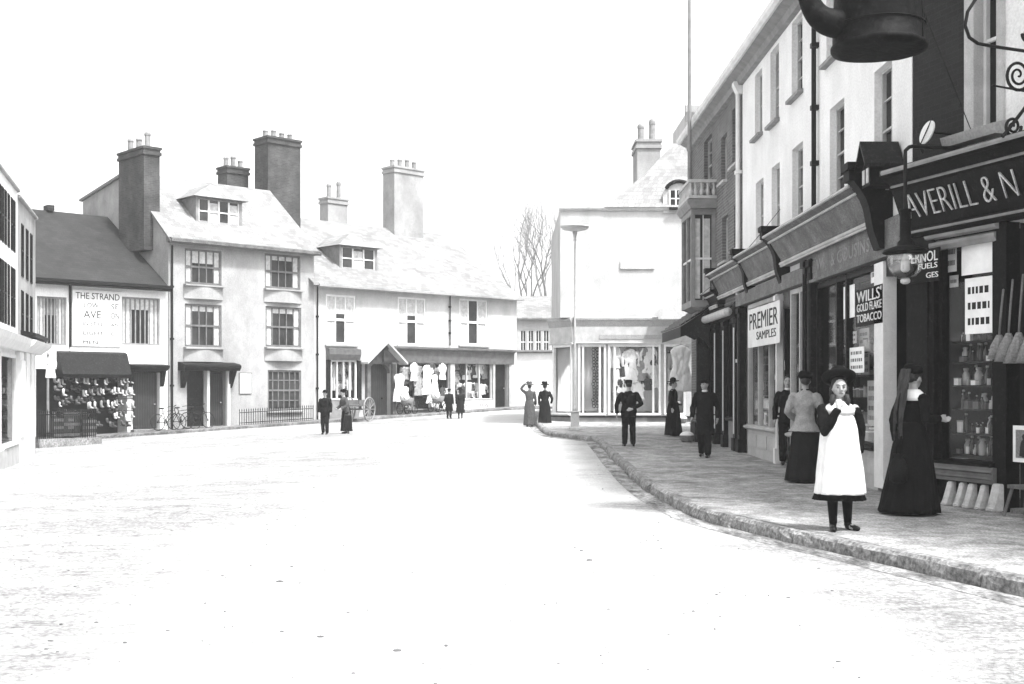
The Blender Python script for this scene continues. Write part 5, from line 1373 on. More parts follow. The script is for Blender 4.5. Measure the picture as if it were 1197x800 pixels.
for i, (y, dx) in enumerate(((413, -3), (419, 4), (432, 0), (437, 5), (449, -3), (458, 2), (474, 4))):
    x = 788+dx; u = F4.u(x, -.1); z = F4.z(x, y, -.1)
    t = thing('dark_hat' if i % 2 else 'hat', ['dark trimmed hat on the top stand of the right-hand corner shop window', 'dark hat just under the topmost hat, to its right', 'dark hat on the middle stand of the right-hand window', 'small dark hat right of the middle stand', 'dark hat left and low in the right-hand window', 'dark hat second from the bottom of the right-hand window', 'dark hat lowest in the right-hand corner shop window'][i], 'hat', F4.P(u, -.1, z), 0, 'hats in the corner shop window')
    t.name = 'hat'
    b = new_bm(); lathe(b, [(.17, 0), (.18, .015), (.09, .03), (.08, .11), (.03, .12)], (0, 0, 0), 18); obj('brim_and_crown', b, M['cloth_black'], t, False, True)
    b = new_bm(); ell(b, (.04, -.03, .1), (.09, .05, .05)); obj('trimming', b, M['cloth_white'], t, False, True)
for x0, x1, yt, yb, lb in ((677.5, 706.5, 404, 481, 'white cloth backing behind the lace scarves'), (779, 798, 404, 481, 'white cloth backing behind the hats'), (713, 770.5, 404, 481, 'white cloth backing behind the hanging garments')):
    r = F4.rect(x0, x1, yt, yb, -.16); b = new_bm(); n = max(8, int((r[1]-r[0])*16))
    v = [[b.verts.new(F4.P(r[0]+(r[1]-r[0])*i/n, -.16+.02*math.sin(i*1.7)+.015*math.sin(i*3.1), z)) for z in (r[2], (r[2]+r[3])/2, r[3])] for i in range(n+1)]
    for i in range(n):
        for j in range(2): b.faces.new([v[i][j], v[i+1][j], v[i+1][j+1], v[i][j+1]])
    bmesh.ops.solidify(b, geom=b.faces[:], thickness=.01)
    o = obj('cloth_panel', b, M['linen'], sm=True); p0 = F4.P(r[0], -.16, r[2]); recentre(o, p0); tag(o, lb, 'cloth', 'cloth panels in the corner shop windows')
b = new_bm(); n = 8
v = [[b.verts.new(FL.P(.18+(LL-.38)*i/n, -.1+.02*math.sin(i*1.9), z)) for z in (zsill+.04, zF0-.1)] for i in range(n+1)]
for i in range(n): b.faces.new([v[i][0], v[i+1][0], v[i+1][1], v[i][1]])
bmesh.ops.solidify(b, geom=b.faces[:], thickness=.01)
o = obj('cloth_panel', b, M['linen'], sm=True); recentre(o, FL.P(.2, -.2, zsill+.04)); tag(o, 'white cloth filling the narrow splayed window at the left corner of the corner shop', 'cloth', 'cloth panels in the corner shop windows')
t = garment('hanging_sheet', 'white sheet hanging in the passage beside the corner shop', Vector(((796-CX)/F_PX*36.4, 36.4, EYE+(CY-404)/F_PX*36.4)), 0, .62, 1.4, M['cloth_white'], 'sheet', sleeves=False)

# ================================================================== the left-hand row across the square
def sB(x): return .015*(2080-x)
def pB(x):
    D = F_PX/sB(x); return Vector(((x-CX)/F_PX*D, D))
o40 = pB(40); FBr = Frame(o40, pB(603)-o40)
U = FBr.u
def gB(u): p = FBr.P(u, .3, 0); return g(p.x, p.y)
# raised footway along it
b = new_bm(); rows = []
u = -6.0
while u < U(603)+1.5:
    rr = []
    for d in (-.3, 1.55, 1.57, 1.57):
        p = FBr.P(u, d, 0); rr.append(p)
    z = [g(p.x, p.y) for p in rr]
    rows.append([b.verts.new((rr[0].x, rr[0].y, z[0]+.12)), b.verts.new((rr[1].x, rr[1].y, z[1]+.12)), b.verts.new((rr[2].x, rr[2].y, z[2]+.09)), b.verts.new((rr[3].x, rr[3].y, z[3]-.1))])
    u += .7
for a, c in zip(rows, rows[1:]):
    for i in range(3): b.faces.new([a[i], c[i], c[i+1], a[i+1]])
M['footway'] = ground_mat('worn_footway', .10, .26, 1.3, (1, 1, 1), 20, .02)
struct('footway', b, M['footway'])

# ---------------- B1 : low slate-roofed shop
u0, u1 = 0.0, U(196)
b1 = thing('slate_roofed_shop', 'low shop with dark slate roof and white wall sign left of the tall house', 'shop', FBr.P(u0, 0, gB(1)))
ze = 5.95
wA, wB = FBr.rect(43, 78, 347, 404), FBr.rect(142.5, 187, 348, 404)
sU0, sU1 = U(42), U(149); dU0, dU1 = U(155), U(187)
zs1 = FBr.z(110, 432)
b = new_bm(); FBr.facade(b, u0, u1, -1, ze, [wA, wB, (sU0, sU1, -.6, zs1, .9), (dU0, dU1, -.6, FBr.z(170, 432), .3)]); FBr.mass(b, u0, u1, -1, ze, 10)
half1 = 5.6; zr1 = 9.35
gable_wall(b, FBr, u0, ze, zr1, 10, half1)
obj('wall', b, M['stucco'], b1)
for q in (wA, wB): window(FBr, q, b1, M['greypaint'], M['pane'], d=-.12, nx=8, ny=1, fw=.07, bar=.05, curtain=.24)
gable_roof(FBr, u0-1.5, u1-.02, ze, zr1, 10, half1, b1, M['slate'], over=0, eave=.35)
b = new_bm(); FBr.prism(b, [(.36, ze-.22), (.47, ze-.20), (.47, ze-.08), (.36, ze-.08)], u0-1.5, u1); obj('gutter', b, M['iron'], b1)
b = new_bm(); FBr.box(b, U(120), U(128), -half1-.25, -half1+.25, zr1-.02, zr1+.22); FBr.box(b, U(76), U(84), -half1-.25, -half1+.25, zr1-.02, zr1+.25); tube(b, [FBr.P(U(80), -half1, zr1+.2), FBr.P(U(80), -half1, zr1+1.0)], .03, 6); obj('ridge_finial', b, M['slate'], b1)
b = new_bm()
for q in (((sU0, -.9), (sU1, -.9)),): poly(b, [FBr.P(q[0][0], -.88, -.8), FBr.P(q[1][0], -.88, -.8), FBr.P(q[1][0], -.88, zs1), FBr.P(q[0][0], -.88, zs1)])
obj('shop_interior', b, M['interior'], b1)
b = new_bm(); FBr.prism(b, [(.002, zs1-.25), (.55, zs1-.35), (.6, zs1-.2), (.22, zs1+.62), (.002, zs1+.70)], U(66), U(146)); obj('shop_hood', b, M['dark'], b1)
doorway(FBr, dU0, dU1, gB(U(170))+.2, FBr.z(170, 434), b1, M['darkwood'], d=-.22, glass=False)
b = new_bm(); FBr.box(b, dU0-.1, dU1+.1, -.3, .35, gB(U(170)), gB(U(170))+.19); obj('door_step', b, M['stone'], b1)
b = new_bm(); z_ = FBr.z(170, 432); FBr.prism(b, [(.002, z_-.12), (.3, z_-.02), (.45, z_+.06), (.48, z_+.16), (.002, z_+.22)], dU0-.25, dU1+.2); FBr.prism(b, [(.002, z_-.7), (.08, z_-.6), (.25, z_-.05), (.002, z_-.12)], dU1, dU1+.16); FBr.prism(b, [(.002, z_-.7), (.08, z_-.6), (.25, z_-.05), (.002, z_-.12)], dU0-.18, dU0-.02); obj('door_hood', b, M['dark'], b1)
b = new_bm(); FBr.box(b, U(80.5), U(82.5), .002, .1, FBr.z(81, 406), ze-.25); obj('downpipe', b, M['iron'], b1)
# wall sign
q = FBr.rect(84, 141, 340, 405)
ws = thing('wall_sign', 'large white lettered board on the front of the low slate-roofed shop', 'sign', FBr.P(q[0], .05, q[2]))
b = new_bm(); FBr.box(b, q[0], q[1], .01, .06, q[2], q[3]); obj('board', b, M['white'], ws)
H_, W_ = q[3]-q[2], q[1]-q[0]
for i, (tx, hh, x0, ww) in enumerate((('THE STRAND', .36, .06, .9), ('LOW', .26, .22, .3), ('AVE', .42, .22, .36), ('IN STILL', .2, .2, .42), ('LIGHT', .2, .2, .42), ('MEN', .2, .2, .3))):
    text(tx, hh, FBr, q[0]+W_*x0, .062, q[3]-H_*(.11+.165*i), M['ink'], ws, fit=W_*ww)
for i, (tx, hh) in enumerate((('SE', .3), ('ON', .36), ('AN', .2), ('E', .2))):
    text(tx, hh, FBr, q[0]+W_*.78, .062, q[3]-H_*(.28+.165*i), M['ink'], ws, fit=W_*(.16 if len(tx) > 1 else .06))
# boots hung in rows
bt = thing('hanging_boot', 'pale boot hung in rows over the dark front of the low shop', 'boot', (0, 0, 0), 0, 'boots hung outside the low shop')
b = new_bm(); tube(b, [V(0, 0, 0), V(0, 0, -.14), V(.01, 0, -.24)], [.06, .055, .06], 10); tube(b, [V(0, 0, -.25), V(.09, 0, -.27), V(.16, 0, -.285)], [.055, .05, .035], 10)
obj('boot_upper', b, M['cream'], bt, False, True)
b = new_bm(); cbox(b, (.07, 0, -.325), (.24, .08, .02)); obj('sole', b, M['leather'], bt, False)
rb = random.Random(8); first = True; ob_ = []
for row, y in enumerate((443, 455, 469, 483)):
    for x in range(70, 158, 4):
        xx = x+rb.uniform(-1.6, 1.6)
        if 80 < xx < 96 and 450 < y < 478: continue
        if rb.random() < .30 or (xx > 104 and xx < 128 and row > 2) or (row == 3 and xx < 130): continue
        d = rb.uniform(.1, .45); u = U(xx, d)
        if u > U(151, d): d = .08
        z = FBr.z(xx, y+rb.uniform(-2, 2), d)
        p = FBr.P(U(xx, d), d, z)
        if first: bt.location = p; bt.rotation_euler = (0, 0, rb.uniform(-.6, 1.2)); first = False
        else: dup(bt, p, rb.uniform(-.9, 1.5), scale=[rb.uniform(.55, .9)]*3)
for row, y in enumerate((441, 453, 467, 481)):
    b = new_bm(); tube(b, [FBr.P(U(68), .28, FBr.z(110, y, .28)), FBr.P(U(152), .28, FBr.z(110, y, .28)+.02)], .015, 6)
    o = obj('hanging_rail', b, M['iron']); tag(o, ['topmost', 'second', 'third', 'lowest'][row]+' iron rail of hanging boots across the low shop front', 'rail', 'rails of boots at the low shop'); recentre(o, FBr.P(U(68), .28, FBr.z(110, y, .28)))
garment('hanging_coat', 'white smock hanging outside the low shop above the railings', FBr.P(U(59, 3), 3.0, FBr.z(59, 416, 3)), R_(43), .32, .8, M['cloth_white'], 'garment')
b = new_bm(); p = FBr.P(U(56, 3), 3.0, 0); lathe(b, [(.09, 0), (.07, .2), (.05, .3), (.04, 3.2), (.06, 3.25), (.02, 3.35)], (p.x, p.y, g(p.x, p.y)-.02), 12); tube(b, [Vector((p.x, p.y, 3.05-.1)), FBr.P(U(61, 3), 3.0, 3.05)], .02, 6)
recentre(tag(obj('post', b, M['greypaint']), 'slim post with a short arm carrying the white smock', 'post'), (p.x, p.y, g(p.x, p.y)))
# dark goods among the boots
bd_ = thing('hanging_shoe', 'dark shoe hung in rows over the dark front of the low shop', 'shoe', (0, 0, 0), 0, 'dark shoes hung outside the low shop')
b = new_bm(); tube(b, [V(0, 0, -.12), V(.01, 0, -.24)], [.05, .055], 8); tube(b, [V(0, 0, -.25), V(.09, 0, -.27), V(.16, 0, -.285)], [.055, .05, .035], 8); obj('shoe_upper', b, M['wood'], bd_, False, True)
b = new_bm(); cbox(b, (.07, 0, -.325), (.24, .08, .02)); obj('sole', b, M['leather'], bd_, False)
first = True
for row, y in enumerate((438, 449, 462, 476, 488)):
    for x in range(64, 152, 4):
        if rb.random() < .35: continue
        d = rb.uniform(-.3, .25); xx = x+rb.uniform(-1.5, 1.5); p = FBr.P(U(xx, d), d, FBr.z(xx, y+rb.uniform(-3, 3), d))
        if first: bd_.location = p; first = False
        else: dup(bd_, p, rb.uniform(-.8, 1.4))
# railings round an area in front
ra = thing('area_railings', 'black iron spiked railings enclosing the front of the low shop', 'railings', FBr.P(U(66, 4.5), 4.5, gB(1)))
q0, q1 = U(44, 5.2), U(117, 5.2)
b = new_bm(); zr_ = []
def gz(u, d): p = FBr.P(u, d, 0); return g(p.x, p.y)
FBr.box(b, q0, q1, 5.0, 5.35, gz(q1, 5.2)-.4, gz(q1, 5.2)+.22); FBr.box(b, q1-.35, q1, 2.2, 4.998, gz(q1, 5.2)-.4, gz(q1, 3)+.22); obj('stone_plinth', b, M['stone'], ra)
b = new_bm(); zt_ = gz(q1, 5.2)+1.15
FBr.box(b, q0, q1-.1, 5.16, 5.19, zt_-.12, zt_-.08); FBr.box(b, q0, q1-.1, 5.16, 5.19, zt_-.75, zt_-.72); FBr.box(b, q1-.19, q1-.16, 2.2, 5.15, zt_-.12, zt_-.08)
obj('rail', b, M['iron'], ra)
b = new_bm(); n = 30
for i in range(n):
    u = q0+(q1-.15-q0)*i/(n-1); lathe(b, [(.016, 0), (.016, .95), (.03, .98), (.004, 1.08)], tuple(FBr.P(u, 5.175, zt_-1.0)), 6)
for i in range(16):
    lathe(b, [(.012, 0), (.012, .95), (.026, .98), (.004, 1.08)], tuple(FBr.P(q1-.175, 2.3+2.8*i/15, zt_-1.0)), 6)
o = obj('spiked_bars', b, M['iron'], ra)
b = new_bm(); FBr.box(b, q0+.2, q1-.5, .3, 5.0, gz(q0, 3)-.3, gz(q0, 3)+.25); obj('area_floor', b, M['interior'], ra)
for i, (x, w, h) in enumerate(((72, .7, .7), (85, .9, .9), (99, .6, .6))):
    u = U(x, 3.6); z = gz(u, 3.6)+.25
    t = thing('crate', ['dark crate behind the railings, leftmost and low', 'large dark crate behind the middle of the railings', 'small dark crate behind the railings near their right end'][i], 'crate', FBr.P(u, 3.6, z), R_(40+9*i), 'crates behind the railings')
    b = new_bm(); cbox(b, (0, 0, h/2), (w, .5, h)); obj('box', b, M['darkwood'], t, False)
    b = new_bm()
    for zz in (.08, h/2, h-.08): cbox(b, (0, -.26, zz), (w+.02, .02, .1))
    obj('batten', b, M['wood'], t, False)

# ---------------- B2 : tall three-storey house
u0, u1 = U(197), U(367)
b2 = thing('tall_townhouse', 'three-storey pale house with a hipped dormer and dark porch door', 'house', FBr.P(u0, 0, gB(u0)))
ze2 = 8.08; half2 = 3.9; zr2 = 11.15; dep2 = 8.3; zb2_ = 10.45
ws2 = [FBr.rect(216, 259, 292, 333), FBr.rect(309.5, 351, 298, 338), FBr.rect(216, 259, 356, 406), FBr.rect(310.5, 352, 359, 406), FBr.rect(313, 352, 433, 480)]
dU0, dU1 = U(218.5), U(265); zd = FBr.z(242, 433)
b = new_bm(); FBr.facade(b, u0, u1, -1, ze2, ws2+[(dU0, dU1, -.6, zd, .35)]); FBr.mass(b, u0+.02, u1, -1, ze2, dep2)
obj('wall', b, M['stucco_b2'], b2)
b = new_bm()
for u in (u0, u1):
    pr_ = [(0, 4.0), (0, ze2), (-half2, zr2-.12), (-dep2, zb2_-.1), (-dep2, 4.0)]
    poly(b, [FBr.P(u, *p) for p in pr_], pr_)
o = obj('wall', b, M['stucco_grey'], b2); o['label'] = 'plain gable end'
for i, q in enumerate(ws2): window(FBr, q, b2, M['wood'], M['pane_far'], d=-.10, nx=6 if i == 4 else 5, ny=4 if i == 4 else 2, fw=.08, bar=.05, sill=M['stucco_grey'], sproj=.25 if i < 4 else .12, curtain=.16 if i < 4 else 0)
for i in (0, 2, 1, 3):
    b = new_bm(); q = ws2[i]; n = 10; prv = None
    for k in range(n):
        a0, a1 = k/n, (k+1)/n
        d0, d1 = .20*math.sin(PI*a0)+.03, .20*math.sin(PI*a1)+.03
        ua_, ub2 = q[0]-.05+(q[1]-q[0]+.1)*a0, q[0]-.05+(q[1]-q[0]+.1)*a1
        zt_, zb_ = q[2]-.10, q[2]-.62
        for za, zb2 in ((zt_, zb_),):
            poly(b, [FBr.P(ua_, d0, zb2), FBr.P(ub2, d1, zb2), FBr.P(ub2, d1, za), FBr.P(ua_, d0, za)])
            poly(b, [FBr.P(ua_, d0, za), FBr.P(ub2, d1, za), FBr.P(ub2, .002, za), FBr.P(ua_, .002, za)]); poly(b, [FBr.P(ua_, d0, zb2), FBr.P(ub2, d1, zb2), FBr.P(ub2, .002, zb2), FBr.P(ua_, .002, zb2)])
    obj('bow_panel', b, M['stucco_b2'], b2)
gable_roof(FBr, u0, u1, ze2, zr2, dep2, half2, b2, M['slate_pale'], over=.12, eave=.4, back=zb2_)
b = new_bm(); FBr.prism(b, [(.002, ze2-.38), (.12, ze2-.36), (.36, ze2-.22), (.38, ze2-.42+.02), (.50, ze2-.36), (.50, ze2-.24), (.38, ze2-.2), (.002, ze2-.12)], u0-.1, u1+.1); obj('eaves_cornice', b, M['fascia'], b2)
downpipe(FBr, u0+.12, gB(u0), ze2-.5, b2, M['iron'], .045, hopper=False); 
zg_ = gB(U(242))+.14
doorway(FBr, dU0+.95, dU1, zg_, zd-.05, b2, M['darkwood'], d=-.3, glass=False)
b = new_bm(); FBr.box(b, dU0, dU0+.9, -.34, -.28, zg_, zd); obj('side_panel', b, M['dark'], b2)
b = new_bm(); FBr.box(b, dU0+.88, dU0+1.0, -.2, .12, zg_, zd-.02); FBr.box(b, dU1-.02, dU1+.1, -.05, .12, zg_, zd-.02); obj('porch_post', b, M['white'], b2)
b = new_bm(); FBr.prism(b, [(.002, zd-.02), (.5, zd-.02), (.62, zd+.12), (.62, zd+.2), (.5, zd+.26), (.002, zd+.34)], dU0-.42, dU1+.35)
for uu in (dU0-.3, dU1+.05): FBr.prism(b, [(.002, zd-.75), (.08, zd-.65), (.42, zd-.05), (.42, zd-.025), (.002, zd-.025)], uu, uu+.2)
obj('door_hood', b, M['dark'], b2)
b = new_bm(); FBr.box(b, dU0-.2, dU1+.2, -.3, .35, zg_-.4, zg_-.005); obj('door_step', b, M['stone'], b2)
q = FBr.rect(280, 293, 437, 460); pq = thing('notice_board', 'white notice board on the wall between porch and window of the tall house', 'notice board', FBr.P(q[0], 0, q[2]))
b = new_bm(); FBr.box(b, q[0], q[1], .003, .05, q[2], q[3]); obj('board', b, M['white'], pq); b = new_bm(); FBr.box(b, q[0]-.04, q[1]+.04, .003, .03, q[2]-.04, q[3]+.04); obj('frame', b, M['wood'], pq)
# dormer with its hipped roof
def dormer(x0, x1, yt, yb, d, parent, roofm, wallm, rise=.7, frac=0.3, nb=4):
    qa = FBr.rect(x0, x1, yt, yb, d); back = d-3.2
    b = new_bm(); FBr.facade(b, qa[0], qa[1], qa[2]-.35, qa[3], [(qa[0]+.14, qa[1]-.14, qa[2], qa[3]-.1, .1)], d=d); FBr.mass(b, qa[0], qa[1], qa[2]-.35, qa[3], 3.2, d=d)
    dd = obj('dormer', b, wallm, parent)
    fw_ = new_bm(); FBr.box(fw_, qa[0]+.15, qa[1]-.15, d-.11, d-.08, qa[2], qa[3]-.1); obj('pane', fw_, M['pane_far'], dd)
    fb = new_bm(); w = qa[1]-qa[0]-.3
    for i in range(nb+1): FBr.box(fb, qa[0]+.15+w*i/nb-.035, qa[0]+.15+w*i/nb+.035, d-.078, d-.03, qa[2], qa[3]-.1)
    FBr.box(fb, qa[0]+.15, qa[1]-.15, d-.076, d-.04, (qa[2]+qa[3])/2-.05, (qa[2]+qa[3])/2); obj('glazing_bar', fb, M['white'], dd)
    cb_ = new_bm()
    for i in range(nb):
        if i % 2: FBr.box(cb_, qa[0]+.19+w*i/nb, qa[0]+.11+w*(i+1)/nb, d-.0795, d-.0785, qa[2]+.1, qa[3]-.2)
    obj('curtain', cb_, M['curtain'], dd)
    r = new_bm(); P = FBr.P; a, c = qa[0]-.22, qa[1]+.22; z = qa[3]+.003; f = d+.25; mu = (a+c)/2
    e1, e2 = P(a, f, z), P(c, f, z); e3, e4 = P(c, back, z), P(a, back, z); k1, k2 = P(mu, f-1.0, z+rise), P(mu, back, z+rise)
    poly(r, [e1, e2, k1], ((0, 0), (2, 0), (1, 1))); poly(r, [e2, e3, k2, k1], ((0, 0), (3, 0), (3, 1), (1, 1))); poly(r, [e4, e1, k1, k2], ((0, 0), (3, 0), (2, 1), (0, 1))); poly(r, [e1, e2, e3, e4]); obj('dormer_roof', r, roofm, dd)
    return dd
dormer(229, 283, 233, 263, -1.0, b2, M['slate_pale'], M['greypaint'], .75)
chimney(FBr, u0-.42, u0+.30, -3.7, -1.35, 7.5, FBr.z(160, 173, -2), b2, M['brick_dk'] if 'brick_dk' in M else M['brick_mid'], 3, .65, along='d')
q = FBr.rect(308, 346, 163, 250, -4.6); chimney(FBr, q[0], q[1], -5.4, -4.2, 8.5, q[3], b2, M['brick_mid'], 4, .45)
q = FBr.rect(263, 288, 203, 222, -6.5); chimney(FBr, q[0], q[1], -7.2, -6.3, 8.0, q[3]+.3, b2, M['brick_mid'], 3, .5)
# low iron fence under the right-hand window
fe = thing('low_railing', 'low iron railing along the foot of the tall house', 'railings', FBr.P(U(280), .6, gB(U(280))+.12))
b = new_bm(); a, c = U(280, .6), U(366, .6); zl = gB((a+c)/2)+.12
n = 34
for i in range(n): u = a+(c-a)*i/(n-1); lathe(b, [(.014, 0), (.014, .62), (.024, .64), (.004, .72)], tuple(FBr.P(u, .6, gB(u)+.11)), 6)
obj('upright_bars', b, M['iron'], fe)
b = new_bm(); tube(b, [FBr.P(a, .6, gB(a)+.66), FBr.P(c, .6, gB(c)+.66)], .018, 6); tube(b, [FBr.P(a, .6, gB(a)+.22), FBr.P(c, .6, gB(c)+.22)], .018, 6); obj('rail', b, M['iron'], fe)

# bicycles leaning at the doors
def bicycle(label, loc, rotz, lean):
    t = thing('bicycle', label, 'bicycle', loc, rotz, 'bicycles leaning by the doors')
    for x in (-.52, .52):
        b = new_bm(); ring(b, (x, 0, .34), .33, .018, 'y', 32, 6); w = obj('wheel', b, M['leather'], t, False, True)
        b = new_bm()
        for k in range(14): tube(b, [V(x, 0, .34), V(x+.32*math.cos(k*2*PI/14), 0, .34+.32*math.sin(k*2*PI/14))], .003, 4, False)
        lathe(b, [(.03, -.03), (.03, .03)], (x, 0, .34), 8); obj('spokes', b, M['iron'], w, False)
    b = new_bm(); fr_ = .014
    for p, q in ((V(-.12, 0, .30), V(-.25, 0, .86)), (V(-.12, 0, .30), V(.36, 0, .72)), (V(-.22, 0, .76), V(.34, 0, .82)), (V(-.12, 0, .30), V(-.52, 0, .34)), (V(-.22, 0, .74), V(-.52, 0, .34)), (V(.33, 0, .92), V(.40, 0, .62)), (V(.40, 0, .62), V(.52, 0, .34))): tube(b, [p, q], fr_, 6)
    obj('frame', b, M['black'], t, False, True)
    b = new_bm(); ell(b, (-.27, 0, .90), (.13, .075, .035)); obj('saddle', b, M['leather'], t, False, True)
    b = new_bm(); tube(b, [V(.18, -.25, .98), V(.30, -.20, 1.0), V(.33, 0, .96), V(.30, .20, 1.0), V(.18, .25, .98)], .012, 6); obj('handlebar', b, M['iron'], t, False, True)
    b = new_bm(); ring(b, (-.12, .04, .30), .09, .01, 'y', 16, 5); tube(b, [V(-.12, .06, .30), V(-.06, .06, .14)], .01, 5); tube(b, [V(-.12, -.06, .30), V(-.18, -.06, .46)], .01, 5); obj('crank', b, M['iron'], t, False, True)
    t.rotation_euler = (lean, 0, rotz)
    return t
ang = math.atan2(FBr.d.y, FBr.d.x)
for x, d, lb in ((198, .75, 'bicycle leaning against the wall between the two front doors'), (216, .95, 'bicycle leaning at the left post of the dark porch'), (232, .9, 'bicycle leaning before the dark porch door')):
    u = U(x, d); p = FBr.P(u, d, 0); bicycle(lb, (p.x, p.y, g(p.x, p.y)+.12), ang+.15, R_(-9))

# ---------------- B3 : long low house with shops
u0, u1 = U(367)+.003, U(604)
b3 = thing('long_low_house', 'long two-storey pale house with small shops and an arched door in the middle distance', 'house', FBr.P(u0, 0, gB(u0)))
ze3 = 6.70; half3 = 5.6; zr3 = 10.3
w3r = [FBr.rect(381, 416, 345, 403), FBr.rect(465, 498, 348, 404), FBr.rect(537, 570, 350, 404)]
shA = FBr.rect(386, 416, 421, 466); arch = FBr.rect(431, 456, 424, 489); shB = FBr.rect(462, 524, 424, 480); shC = FBr.rect(530, 574, 422, 466); drE = FBr.rect(577, 593, 421, 480)
gz_ = lambda r: gB((r[0]+r[1])/2)+.1
opsB = w3r+[(shA[0], shA[1], shA[2], shA[3], .01), (arch[0], arch[1], -.2, arch[3], .3), (shB[0], shB[1], gz_(shB)+.15, shB[3], .01), (shC[0], shC[1], shC[2], shC[3], .01), (drE[0], drE[1], -.2, drE[3], .3)]
b = new_bm(); FBr.facade(b, u0, u1, -1, ze3, opsB); FBr.mass(b, u0, u1, -1, ze3, 10.5); gable_wall(b, FBr, u1-.001, ze3, zr3, 10.5, half3); obj('wall', b, M['stucco_pale'], b3)
for i, q in enumerate(w3r): window(FBr, q, b3, M['white'], M['pane_far'], d=-.1, nx=3, ny=2, fw=.09, bar=.07, sill=M['stucco_grey'], curtain=.3)
gable_roof(FBr, u0-.3, u1, ze3, zr3, 10.5, half3, b3, M['slate_pale'], over=.0, eave=.4)
b = new_bm(); FBr.prism(b, [(.002, ze3-.36), (.36, ze3-.30), (.38, ze3-.42), (.48, ze3-.40), (.48, ze3-.3), (.002, ze3-.14)], u0, u1+.1); obj('eaves_cornice', b, M['stucco_grey'], b3)
dormer(397, 441, 289, 316, -1.1, b3, M['slate_pale'], M['greypaint'], .7, nb=3)
q = FBr.rect(457, 491, 197, 290, -5.2); chimney(FBr, q[0], q[1], -5.9, -4.9, 8.3, q[3], b3, M['stucco_grey'], 4, .45)
q = FBr.rect(381, 404, 234, 246, -9.4); chimney(FBr, q[0], q[1], -10.0, -9.2, 7.0, q[3]+.1, b3, M['stucco_grey'], 2, .8)
downpipe(FBr, u0+.14, gB(u0), ze3-.4, b3, M['iron'], .035, hopper=False); downpipe(FBr, U(525), FBr.z(525, 404), ze3-.4, b3, M['iron'], .03, hopper=False)
def simple_shop(q, zs, pm, n, rm):
    shop_base(FBr, q[0], q[1], zs, q[3], b3, rm, pm=pm, d=.05, depth=.8, mull=[q[0]+(q[1]-q[0])*i/n for i in range(1, n)], riser=False)
simple_shop(shA, shA[2], M['white'], 4, M['white']); simple_shop((shB[0], shB[1], 0, shB[3]), gz_(shB)+.2, M['greypaint'], 3, M['dark']); simple_shop(shC, shC[2], M['cream'], 3, M['white'])
b = new_bm(); FBr.box(b, shC[0]-.1, shC[1]+.1, .002, .12, -.2, shC[2]-.1); o = obj('stall_riser', b, M['white'], b3); o['label'] = 'white lettered panel under the right shop window'
b = new_bm(); FBr.box(b, shA[0]-.1, shA[1]+.1, .002, .12, -.2, shA[2]-.1); obj('stall_riser', b, M['greypaint'], b3)
zfa, zfb = FBr.z(525, 424), FBr.z(525, 408)
b = new_bm(); FBr.prism(b, [(.002, zfa-.05), (.2, zfa-.05), (.22, zfb-.15), (.42, zfb-.06), (.42, zfb+.02), (.002, zfb+.06)], U(446), U(598)); obj('fascia', b, M['midpaint'], b3)
b = new_bm(); zq = FBr.z(400, 421); FBr.prism(b, [(.002, zq), (.2, zq), (.3, zq+.25), (.3, zq+.5), (.002, zq+.55)], U(381), U(418)); obj('fascia', b, M['midpaint'], b3)
text('DIS    PA', .3, FBr, shC[0]+.1, .122, FBr.z(552, 475), M['greypaint'], b3, fit=(shC[1]-shC[0])*.85, ext=.004)
for x0, x1 in ((457.5, 461.5), (524.5, 529.5), (574.5, 576.8), (593.2, 596)):
    b = new_bm(); FBr.box(b, U(x0), U(x1), .002, .14, -.2, zfa-.055); obj('pilaster', b, M['cream'], b3)
for x0, x1 in ((381, 385), (417, 421)):
    b = new_bm(); FBr.box(b, U(x0), U(x1), .002, .12, .7, zq-.01); obj('showcase', b, M['dark'], b3)
b = new_bm(); FBr.box(b, arch[0], arch[1], -.32, -.25, -.1, arch[3]); ad = obj('door', b, M['darkwood'], b3); ad['label'] = 'dark arched door'
b = new_bm(); ell(b, FBr.P(arch[1]-.3, -.22, 1.2), (.05, .05, .05)); obj('handle', b, M['iron'], ad)
# arch spandrels and the gabled porch canopy
b = new_bm(); um = (arch[0]+arch[1])/2; hw = (arch[1]-arch[0])/2; zs_ = arch[3]-hw*.8; n = 12
for i in range(n):
    a0, a1 = PI*i/n, PI*(i+1)/n
    p = lambda a: (um-hw*math.cos(a), zs_+hw*.78*math.sin(a))
    (x0, z0_), (x1, z1_) = p(a0), p(a1)
    poly(b, [FBr.P(x0, -.02, z0_), FBr.P(x1, -.02, z1_), FBr.P(x1, -.02, arch[3]+.02), FBr.P(x0, -.02, arch[3]+.02)]); poly(b, [FBr.P(x0, -.02, z0_), FBr.P(x1, -.02, z1_), FBr.P(x1, -.25, z1_), FBr.P(x0, -.25, z0_)])
obj('arch_head', b, M['wood'], b3)
b = new_bm(); zp = arch[3]+.05; pk = zp+.85
for s in (-1, 1):
    e = um+s*(hw+.55)
    pts = [FBr.P(e, 0, zp-.15), FBr.P(e, .7, zp-.15), FBr.P(um, .7, pk), FBr.P(um, 0, pk)]; pt2 = [p+V(0, 0, .1) for p in pts]
    poly(b, pts); poly(b, pt2)
    for i in range(4): poly(b, [pts[i], pts[(i+1) % 4], pt2[(i+1) % 4], pt2[i]])
obj('porch_canopy', b, M['stucco_pale'], b3)
b = new_bm(); poly(b, [FBr.P(um-hw-.4, .05, zp-.12), FBr.P(um+hw+.4, .05, zp-.12), FBr.P(um, .05, pk-.05)]); FBr.box(b, arch[0]-.22, arch[0]-.02, .002, .2, -.1, zp-.12); FBr.box(b, arch[1]+.02, arch[1]+.2, .002, .2, -.1, zp-.12); obj('porch_frame', b, M['wood'], b3)
